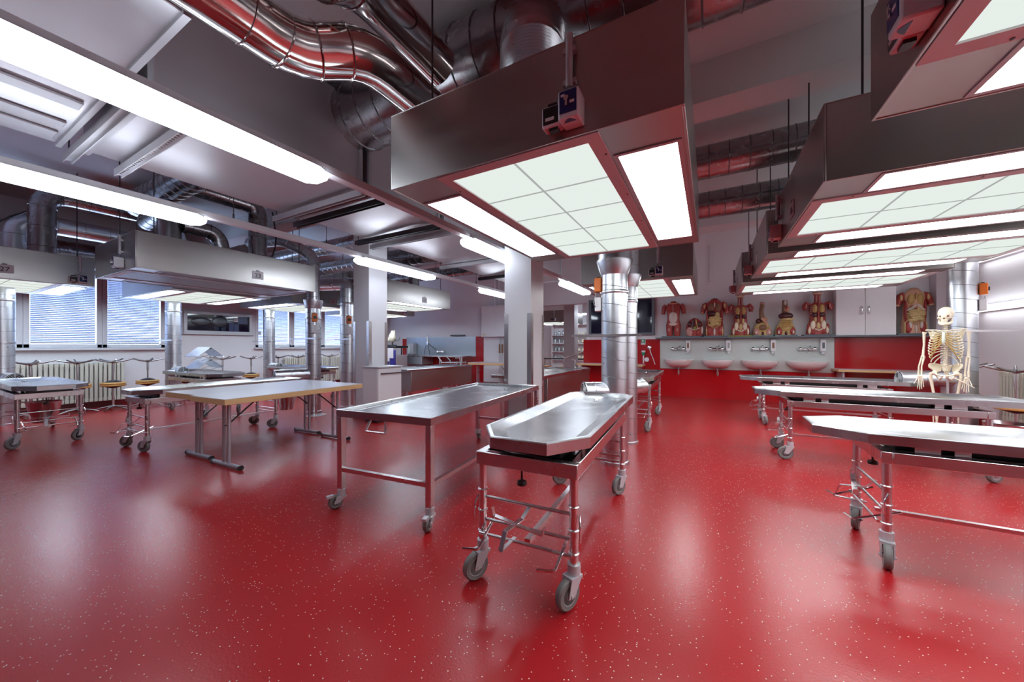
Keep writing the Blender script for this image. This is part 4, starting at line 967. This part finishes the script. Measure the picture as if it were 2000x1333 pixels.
        for i in range(9):
            u=i/8; row=[]
            for th in (0,1):
                for j in range(5):
                    v=j/4; v=1-v if th else v
                    bx_,by_,bz_=.05+.05*u,.055-.055*u,.915-.01*u
                    tx,ty,tz=.045+.105*math.sin(u*PI*.62),.085-.13*u,1.0+.025*math.sin(u*PI*.9)-.045*u**3
                    bow=.02*math.sin(v*PI)
                    row.append((sd*(bx_+(tx-bx_)*v+.008*th),by_+(ty-by_)*v+bow+.008*th,bz_+(tz-bz_)*v))
            rows.append(row)
        hb.loft(rows)
        hb.tube([(sd*.1,.0,.9),(sd*.07,-.055,.875),(sd*.012,-.075,.86)],.012,8).tube([(sd*.1,.0,.9),(sd*.075,.01,.84),(sd*.05,-.02,.815),(sd*.014,-.07,.85)],.011,8).ell((sd*.098,.0,.895),(.03,.03,.032))
        hb.build('hip_bone',B,t,sm=60)
        fx_=sd*.125; kx=sd*.085
        MB().tube([(sd*.1,.0,.89),(sd*.135,.0,.885),(fx_+sd*.012,.0,.83),(fx_-sd*.01,-.005,.68),(kx,-.005,.5),(kx,-.005,.46)],[.022,.02,.019,.014,.017,.03],10).build('thigh_bone',B,t,sm=60)
        MB().tube([(kx-sd*.008,0,.445),(kx-sd*.006,0,.3),(kx-sd*.004,.01,.1)],[.028,.012,.016],9).tube([(kx+sd*.03,.012,.425),(kx+sd*.028,.015,.25),(kx+sd*.022,.02,.085)],[.01,.006,.01],7).ell((kx,-.035,.465),(.018,.01,.02)).build('shin_bones',B,t,sm=60)
        ft=MB().ell((kx,.03,.075),(.024,.05,.024)).ell((kx,-.01,.075),(.026,.04,.02))
        for k in range(5): ft.tube([(kx+sd*(-.018+.009*k),-.02,.072),(kx+sd*(-.026+.014*k),-.1,.052),(kx+sd*(-.03+.016*k),-.15+.008*k,.045)],[.007,.006,.004],6)
        ft.build('foot_bones',B,t,sm=60)
    MB().loft([[(-.05,.06,1.0),(.05,.06,1.0),(.045,.085,1.0),(-.045,.085,1.0)],[(-.035,.075,.93),(.035,.075,.93),(.03,.095,.93),(-.03,.095,.93)],[(-.008,.06,.86),(.008,.06,.86),(.008,.07,.86),(-.008,.07,.86)]]).build('sacrum',B,t)
    MB().cyl((0,.13,.05),(0,.13,.99),.013,n=12).bar((0,.13,.97),(0,.085,.97),.014,.014).build('stand_pole',M['lgrey'],t)
    b=MB()
    for k in range(5):
        a=2*PI*k/5+.3; b.bar((0,.13,.05),(.27*math.cos(a),.13+.27*math.sin(a),.045),.03,.02)
        b.cyl((.27*math.cos(a)-.01,.13+.27*math.sin(a),.022),(.27*math.cos(a)+.01,.13+.27*math.sin(a),.022),.022,n=12)
    b.build('stand_foot',M['lgrey'],t)
    MB().tube([(sd*0+.05,-.09,.86),(.12,-.07,.83),(.27,-.1,.74)],[.004,.008,.003],6).build('tendon_rod',B,t)
skeleton(2.575,6.5,-30)

# ------------------------------------------------------------------ window wall furniture
def radiator(y0,y1,label,X=XL,sx=1,zb=.13,zt=.9):
    t=empty('radiator',(X+sx*.125,(y0+y1)/2,0),0,label,'radiator','ribbed white radiators'); n=int((y1-y0)/.062)
    for i in range(n):
        y=y0-(y0+y1)/2+.031+i*.062; m=MB()
        for k in (-.05,.0,.05): m.bx(k-.011,k+.011,y-.009,y+.009,zb+.05,zt-.05)
        m.bx(-.065,.065,y-.026,y+.026,zb,zb+.07).bx(-.065,.065,y-.026,y+.026,zt-.07,zt); m.bx(.055*sx-.008,.055*sx+.008,y-.022,y+.022,zb+.04,zt-.04)
        m.build('fin',M['rad'],t,bev=.006)
    p=MB()
    for s in (-1,1): p.bx(-.1*sx-.0,.0,s*((y1-y0)/2-.2)-.015,s*((y1-y0)/2-.2)+.015,zb+.1,zb+.13) if sx>0 else p.bx(.0,.1,s*((y1-y0)/2-.2)-.015,s*((y1-y0)/2-.2)+.015,zb+.1,zb+.13)
    p.cyl((0,y0-(y0+y1)/2-.12,zb+.035),(0,y1-(y0+y1)/2,zb+.035),.014,n=10).cyl((0,y0-(y0+y1)/2-.12,0),(0,y0-(y0+y1)/2-.12,zb+.045),.014,n=10)
    p.build('pipe',M['rad'],t)
radiator(.75,2.72,'ribbed white radiator below the left windows')
radiator(5.9,7.7,'ribbed white radiator below the windows behind the tall ducts')
radiator(5.9,7.75,'ribbed white radiator on the right wall behind the stools',XR,-1,.2,.88)
def stool_parts(t,inv=False,hgt=.5):
    """five-legged swivel stool; inverted ones rest seat-down on an upright one"""
    f=(lambda z:hgt-z) if inv else (lambda z:z)
    def V(p): return (p[0],p[1],f(p[2]))
    b=MB()
    for k in range(5):
        a=2*PI*k/5+.4; b.tube([V((.02*math.cos(a),.02*math.sin(a),.075)),V((.14*math.cos(a),.14*math.sin(a),.055)),V((.26*math.cos(a),.26*math.sin(a),.018))],[.018,.015,.012],8)
    b.lathe([(.028,f(.05)),(.03,f(.09)),(.022,f(.1))] if not inv else [(.022,f(.1)),(.03,f(.09)),(.028,f(.05))],(0,0,0),14); b.build('star_base',M['wornchrome'],t,sm=50)
    b=MB(); b.cyl((0,0,f(.08)),(0,0,f(.26)),.02,n=14).cyl((0,0,f(.25)),(0,0,f(.43)),.014,n=12).build('column',M['steel'],t)
    pr_=[(.03,f(.42)),(.1,f(.445)),(.12,f(.46))]
    MB().lathe(pr_ if not inv else pr_[::-1],(0,0,0),20).build('seat_plate',M['dark'],t)
    pr_=[(.12,f(.461)),(.17,f(.464)),(.178,f(.472)),(.178,f(.488)),(.165,f(.497)),(.0,f(.5))]
    MB().lathe([(0,p[1]) if i==99 else p for i,p in enumerate(pr_ if not inv else pr_[::-1])],(0,0,0),28).build('seat',M['seat'],t,sm=50)
up=empty('swivel_stool',(0,0,0),0,'upright swivel stool carrying an inverted one, before the left radiator end','stool','swivel stools')
stool_parts(up)
iv=empty('swivel_stool',(0,0,0),0,'inverted swivel stool','stool','swivel stools'); stool_parts(iv,True)
def stack(x,y,a,where,first=False,inverted=True,z=0):
    u=up if first else dup(up,(0,0,0)); u.location=(x,y,z); u.rotation_euler=(0,0,R(a)); u['label']='upright swivel stool '+where
    if inverted:
        i=iv if first else dup(iv,(0,0,0)); i.location=(x,y,z+.5002); i.rotation_euler=(0,0,R(a+33)); i['label']='upside down swivel stool '+where
stack(-10.1,2.36,10,'before the right end of the left radiator',True)
for x,y,a,w in ((-10.15,1.4,30,'beside the left floor duct, behind the leftmost trolley'),(-10.15,1.92,50,'at the middle of the left radiator'),(-10.15,2.86,20,'between the left radiator and the second floor duct'),(-10.25,4.2,70,'under the dark framed display, left of two'),(-10.1,4.74,15,'under the dark framed display, right of two'),(-10.2,5.44,35,'just right of the floor duct before the middle windows'),(-10.2,5.98,60,'at the left end of the far radiator'),(-10.15,6.9,5,'at the right end of the far radiator')): stack(x,y,a,w)
stack(-10.0,3.42,0,'without a twin beside the second floor duct',inverted=False)
for x,y,a,w in ((3.25,6.72,10,'by the right wall, nearest the frame edge'),(3.3,7.78,40,'by the right wall beside the round floor duct')): stack(x,y,a,w,z=0)
# framed dark display on the window wall
d=empty('display_window',(XL,4.4,1.82),0,'dark framed display panel on the wall between the two window groups','display')
fr_=MB()
def fry(mb,y0,y1,z0,z1,w,x0,x1): return mb.bx(x0,x1,y0,y1,z0,z0+w).bx(x0,x1,y0,y1,z1-w,z1).bx(x0,x1,y0,y0+w,z0+w,z1-w).bx(x0,x1,y1-w,y1,z0+w,z1-w)
fry(fr_,-.72,.72,-.27,.26,.065,.001,.05); fr_.bx(.001,.08,-.74,.74,-.3,-.27).build('frame',M['lgrey'],d,bev=.004)
bk=MB().bx(.001,.012,-.655,.655,-.205,.195).build('dark_board',M['tv'],d)
v=MB()
v.ell((.02,-.38,.02),(.012,.2,.1)).ell((.02,0,.03),(.012,.17,.13)); v.build('dark_bag',M['dark'],d)
for y0,y1,z0,z1,m in ((.2,.3,-.2,.02,'navy'),(.31,.42,-.2,.0,'navy'),(.4,.62,.0,.19,'navy'),(.3,.4,.05,.16,'card')): MB().bx(.013,.02,y0,y1,z0,z1).build('specimen_card',M[m],d)
thing('wall_socket',MB().bx(.001,.012,-.04,.04,-.04,.04).cyl((.0125,0,0),(.0125+.004,0,0),.025,n=16),M['whitep'],'small white wall socket right of the dark framed display','socket',loc=(XL,5.32,1.6),bev=.004)
# hanging steel buckets under the trolley heads
def bucket(x,y,z,label,s=1):
    t=empty('steel_bucket',(x,y,z),0,label,'bucket','hanging steel buckets')
    MB().lathe([(.0,.0),(.1*s,.0),(.15*s,.26*s),(.157*s,.265*s),(.15*s,.272*s),(.144*s,.262*s),(.095*s,.01),(0,.008)],(0,0,0),26).build('pail',M['steel'],t,sm=50)
    MB().ring((0,0,.255*s),(.25,1,0),.153*s,.004,24,6,.5).build('bail',M['steel'],t)
bucket(-1.3,5.5,.2,'steel bucket hanging at the foot of the trolley behind the twin ducts')
bucket(2.46,5.18,.24,'steel bucket under the head of the middle right trolley')
bucket(-7.62,1.16,.24,'steel bucket under the leftmost trolley')
bucket(-5.95,3.3,.22,'steel bucket under the far end of the trolley behind the folding tables',.9)
# floor stand between the folding tables and the left pillar
f=empty('floor_post',(-6.15,3.92,0),0,'thin chrome post on a round plate standing behind the folding tables','post')
MB().lathe([(.17,0),(.17,.006),(.03,.015)],(0,0,0),28).build('base_plate',M['steel'],f)
MB().cyl((0,0,.01),(0,0,.66),.018,n=12).build('post',M['chrome'],f)

# ------------------------------------------------------------------ back left corner
k=empty('steel_counter',(-8.2,YB-.03,0),0,'long stainless sink counter against the back wall on the left','counter')
W=1.46
MB().bx(-W,W,-.6,-.001,.885,.925).build('worktop',M['steel'],k,bev=.005)
MB().bx(-W,-.2,-.58,-.02,.62,.884).build('sink_body',M['steelpanel'],k,bev=.006)
for x in (-W+.04,.55,W-.04): MB().bx(x-.02,x+.02,-.57,-.53,0,.885).build('leg',M['steel'],k)
MB().bx(W-.5,W-.02,-.57,-.05,.35,.38).build('shelf',M['steel'],k)
t=empty('spray_tap',(-8.1,YB-.03,1.05),0,'chrome wall mixer with black hose above the long steel counter','tap')
MB().cyl((-.1,-.06,0),(.14,-.06,0),.03,n=14).ell((.16,-.06,0),(.06,.06,.06)).ell((-.05,-.07,.0),(.06,.06,.06)).cyl((0,-.06,0),(0,0,0),.03,n=12).build('mixer',M['chrome'],t)
MB().tube(rpath([(-.08,-.07,.03),(-.35,-.12,.22),(-.45,-.12,.28)],.05),.012,8).build('spout',M['black'],t)
t=empty('hand_shower',(-8.65,YB-.03,1.3),0,'hand shower in a chrome wall holder with two hoses above the steel counter','hand shower')
MB().bx(-.03,.03,-.05,-.001,-.02,.16).cyl((0,-.06,.1),(0,-.06,.3),.02,n=10).ell((0,-.07,.3),(.04,.03,.03)).build('holder',M['chrome'],t)
for s in (-1,1): MB().tube(rpath([(s*.03,-.05,0),(s*.1,-.07,-.2),(s*.13,-.06,-.37)],.1),.009,6).build('hose',M['black'],t)
sp=empty('towel_dispenser',(-9.32,YB-.03,1.15),0,'grey wall dispenser with green label beside the red strip','dispenser')
MB().bx(-.12,.14,-.2,-.001,-.2,.18).build('body',M['lgrey'],sp,bev=.015)
MB().bx(-.1,-.0,-.206,-.2005,-.16,.12).build('label',M['stern'],sp)
thing('wall_shelf_bar',MB().bx(-.28,.28,-.09,-.001,0,.04),M['dark'],'short dark magnetic bar on the wall above the steel splashback','bar',loc=(-7.35,YB,1.575),bev=.004)
e=empty('electrical_cabinet',(-5.83,YB-.0,1.53),0,'white electrical cabinet high on the back wall left of the right pillar','cabinet')
MB().bx(-.46,.46,-.22,-.001,0,.96).build('body',M['white'],e,bev=.006); MB().bx(-.43,-.02,-.232,-.2205,.03,.93).build('door',M['white'],e,bev=.003); MB().bx(.02,.43,-.232,-.2205,.03,.93).build('door',M['white'],e,bev=.003)
MB().bx(-.4,-.28,-.236,-.2325,.05,.09).build('yellow_sticker',M['yel'],e)
for i,x in enumerate((-5.72,-5.62)):
    p=tag(MB().cyl((0,-.05,0),(0,-.05,1.52),.016,n=10).build('cable_conduit',M['lgrey'],loc=(x,YB,0)),'thin grey vertical pipe below the electrical cabinet, %s of two'%('left','right')[i],'pipe','pipes below the electrical cabinet')
    MB().cyl((0,-.05,1.02),(0,-.05,1.3),.026,n=10).build('valve_sleeve',M['brown'],p)
for i,x in enumerate((-5.9,-5.75,-5.55)): tag(MB().cyl((0,-.05,0),(0,-.05,1.4),.03,n=10).build('riser_pipe',M['white'],loc=(x,YB,2.492)),'white riser pipe above the electrical cabinet, %s of three'%('left','middle','right')[i],'pipe','pipes above the electrical cabinet')
tb=folding_table('wood edged table against the back wall under the electrical cabinet'); tb.location=(-5.45,8.75,0); tb.rotation_euler=(0,0,R(90)); tb.scale=(1,.8,1.05); tb['group']='wood edged folding tables'
# small cart with blue bag and the bone model on top
ct=empty('waste_cart',(-9.1,8.5,0),0,'grey waste cart with blue bags and black lid, left of the steel counter','cart')
MB().bx(-.33,.33,-.25,.25,.12,.95).build('body',M['lgrey'],ct,bev=.01)
MB().bx(-.35,.35,-.27,.27,1.18,1.25).bx(-.33,-.3,-.02,.02,.95,1.18).bx(.3,.33,-.02,.02,.95,1.18).build('lid',M['black'],ct,bev=.012)
MB().bx(-.32,.02,-.29,-.252,.55,1.1).bx(.1,.34,-.3,-.252,.5,1.12).build('blue_bag',M['bluebag'],ct,bev=.03)
MB().bx(-.25,.1,-.31,-.292,.75,1.15).bx(.02,.28,-.318,-.302,.85,1.18).build('paper_sheet',M['card'],ct)
for sx in (-1,1):
    for sy in (-1,1): MB().cyl((sx*.26-.015,sy*.19,.06),(sx*.26+.015,sy*.19,.06),.06,n=14).bx(sx*.26-.02,sx*.26+.02,sy*.19-.01,sy*.19+.01,.06,.12).build('castor',M['rubber'],ct)
bm=empty('bone_model',(-9.2,8.5,1.25),0,'pale yellow bone model on a black stand on top of the waste cart','anatomical model')
MB().bx(-.12,.12,-.09,.09,0,.03).cyl((0,0,.03),(0,0,.14),.02,n=10).build('stand',M['black'],bm)
b=MB(); b.loft([sect(.12,.05,.04),sect(.2,.11,.08),sect(.3,.13,.09),sect(.38,.1,.07),sect(.44,.05,.05),sect(.5,.03,.025)]); b.ell((.09,0,.42),(.03,.025,.1)).ell((-.1,-.04,.22),(.05,.05,.09)); b.build('bone',M['bone'],bm,sm=60)
MB().ring((.22,0,.28),(0,1,0),.12,.008,24,6,.6).build('black_bracket',M['black'],bm)
cn=empty('plastic_canister',(-6.35,8.3,.36),0,'white plastic canister on the low shelf of the stool trolley by the steel counter','canister')
# low trolley that carries it
lt=empty('serving_trolley',(-6.5,8.3,0),0,'small steel serving trolley with push handle behind the fixed body table','trolley')
for z in (.33,.75): MB().bx(-.3,.3,-.22,.22,z,z+.025).build('shelf',M['steel'],lt,bev=.006)
for sx in (-1,1):
    for sy in (-1,1): MB().cyl((sx*.28,sy*.2,.1),(sx*.28,sy*.2,.8),.012,n=10).build('leg',M['steel'],lt); MB().cyl((sx*.28-.01,sy*.2,.05),(sx*.28+.01,sy*.2,.05),.05,n=14).cyl((sx*.28,sy*.2,.05),(sx*.28,sy*.2,.1),.012,n=8).build('castor',M['rubber'],lt)
MB().tube(rpath([(-.28,-.2,.8),(-.42,-.2,.93),(-.42,.2,.93),(-.28,.2,.8)],.06),.012,8).build('push_handle',M['whitep'],lt)
MB().bx(-.12,.12,-.09,.09,0,.26).lathe([(.035,.26),(.035,.3),(0,.3)],(.05,0,0),12).build('jug',M['ceram'],cn,bev=.015)
MB().tube(rpath([(-.1,0,.25),(-.09,0,.31),(0,0,.31),(.02,0,.26)],.03),.012,8).build('handle',M['ceram'],cn)

# ------------------------------------------------------------------ adjoining hall
p=struct('pillar',MB().bx(-4.36,-3.98,11.6,12.0,0,3.4),M['pillar'],'white pillar in the adjoining hall seen through the opening')
for i,(x,y) in enumerate(((-6.0,15.6),(-4.2,15.6))):  # pair of lamps added to brighten the otherwise dim hall shelves
    strip=empty('strip_light',(x,y,2.7),R(90),'added strip light brightening the shelves of the adjoining hall, %s of two'%('left','right')[i],'strip light','strip lights on the white rails')
    MB().bx(-.085,.085,-.75,.75,0,.7).build('housing',M['white'],strip); MB().bx(-.1,.1,-.78,.78,-.06,-.001).build('diffuser',M['glowstrip'],strip,bev=.02)
strip=empty('strip_light',(-3.5,12.6,2.5),0,'strip light in the adjoining hall, seen through the opening','strip light','strip lights on the white rails')
MB().bx(-.085,.085,-.75,.75,0,.9).build('housing',M['white'],strip); MB().bx(-.1,.1,-.78,.78,-.06,-.001).build('diffuser',M['glowstrip'],strip,bev=.02)
hood(-5.4,13.6,0,1.5,2.05,'steel light hood in the adjoining hall, left of its pillar',boxx=.3,rods=False)
hood(-3.1,15.2,0,1.5,2.0,'steel light hood in the adjoining hall, right of its pillar',boxx=-.3,rods=False)
sh=[]
for i,(x0,w) in enumerate(((-6.9,'leftmost'),(-5.9,'second from left'),(-4.9,'third from left'),(-3.9,'fourth from left'),(-2.9,'rightmost'))):
    t=empty('specimen_shelf',(x0+.48,16.95,0),0,'tall white shelf unit in the adjoining hall, '+w,'shelf','white shelf units in the adjoining hall')
    MB().bx(-.47,-.44,-.35,0,0,2.3).bx(.44,.47,-.35,0,0,2.3).bx(-.44,.44,-.35,0,2.27,2.3).build('carcass',M['white'],t)
    MB().bx(-.44,.44,-.02,-.005,0,2.27).build('back_board',M['wall'],t)
    for z in (.12,.55,.95,1.35,1.75): MB().bx(-.44,.44,-.34,-.021,z,z+.025).build('shelf_board',M['white'],t)
    sh.append(t)
jar=empty('specimen_jar',(0,0,0),0,'specimen','specimen jar','specimen jars on the shelves')
MB().lathe([(.045,0),(.06,.01),(.06,.17),(.045,.19)],(0,0,0),12).build('glass_body',M['steelpanel'],jar); MB().lathe([(.048,.19),(.05,.215),(0,.22)],(0,0,0),12).build('lid',M['black'],jar)
mod=empty('bone_specimen',(0,0,0),0,'specimen','bone specimen','bone specimens on the shelves')
MB().ell((0,0,.1),(.07,.09,.09),12,8).ell((0,-.06,.06),(.045,.05,.05),10,6).build('bone',M['bone'],mod,sm=60); MB().bx(-.07,.07,-.08,.08,0,.02).build('stand',M['black'],mod)
used=set()
rn=random.Random(3); un=['leftmost','second','third','fourth','rightmost']; lv={.55:'second lowest shelf',.95:'middle shelf',1.35:'second highest shelf',1.75:'top shelf'}
for i,x0 in enumerate((-6.9,-5.9,-4.9,-3.9,-2.9)):
    for z in (.55,.95,1.35,1.75):
        kind=jar if (i+int(z*20))%2 else mod
        kk='lidded jar' if kind is jar else 'bone specimen'
        for k in range(4):
            o=kind if kind.name not in used else dup(kind,(0,0,0))
            used.add(kind.name)
            o.location=(x0+.48-.32+k*.21+rn.uniform(-.02,.02),16.76,z+.0255); o.rotation_euler=(0,0,rn.uniform(0,6)); sc_=rn.uniform(.8,1.15); o.scale=(sc_,sc_,sc_)
            o['label']='%s on the %s, %s shelf unit, %s of four'%(kk,lv[z],un[i],('first','second','third','last')[k])
tt=empty('hall_table',(-4.5,13.2,0),0,'long dark topped table in the adjoining hall','table')
MB().bx(-1.5,1.2,-.4,.4,.74,.78).build('tabletop',M['dark'],tt,bev=.004)
for x in (-1.4,-.1,1.1):
    for y in (-.34,.34): MB().bx(x-.02,x+.02,y-.02,y+.02,0,.74).build('leg',M['steel'],tt)
for k,x in enumerate((-5.4,-4.7,-3.9,-3.2)):
    s=dup(up,(x,12.5,0),R(20*k)); s['label']='stool at the table in the adjoining hall, %s'%('leftmost','second from left','third from left','rightmost')[k]
bx_=thing('wooden_box',MB().bx(-.35,.35,-.2,.2,0,.36),M['beech'],'pale wooden box on the table end in the adjoining hall','box',loc=(-3.55,13.2,.7802),bev=.004)
h=empty('handrail',(-3.35,10.3,0),0,'steel handrail beside the opening to the adjoining hall','handrail')
MB().tube(rpath([(-.55,.1,0),(-.55,.1,.85),(.1,.35,1.12),(.3,.45,1.12)],.06),.02,10).build('rail',M['steel'],h); MB().cyl((.2,.4,0),(.2,.4,1.11),.018,n=10).build('post',M['steel'],h)

# ------------------------------------------------------------------ light, sky, camera
def es(name,s): 
    for nd in M[name].node_tree.nodes:
        if nd.type=='EMISSION': nd.inputs['Strength'].default_value=s
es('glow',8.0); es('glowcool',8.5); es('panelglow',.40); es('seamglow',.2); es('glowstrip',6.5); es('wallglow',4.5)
wd=bpy.data.worlds.new('sky'); SC.world=wd; wd.use_nodes=True; bg=wd.node_tree.nodes['Background']
bg.inputs['Color'].default_value=(.50,.66,1,1); bg.inputs['Strength'].default_value=6.5
cam=bpy.data.cameras.new('camera'); co=bpy.data.objects.new('camera',cam); COL.objects.link(co)
cam.sensor_width=36; cam.lens=36*700/2000; cam.shift_y=10.5/2000; cam.clip_start=.02
co.location=(0,0,1.23); co.rotation_euler=(R(90),0,R(28.8)); SC.camera=co
vs=SC.view_settings; vs.view_transform='Standard'; vs.look='None'; vs.gamma=1; vs.use_curve_mapping=False; vs.exposure=1.1
cy=SC.cycles; cy.use_denoising=True; cy.max_bounces=8; cy.diffuse_bounces=4; cy.glossy_bounces=4; cy.transmission_bounces=4; cy.transparent_max_bounces=12
cy.caustics_reflective=False; cy.caustics_refractive=False; cy.sample_clamp_indirect=6; cy.blur_glossy=.5
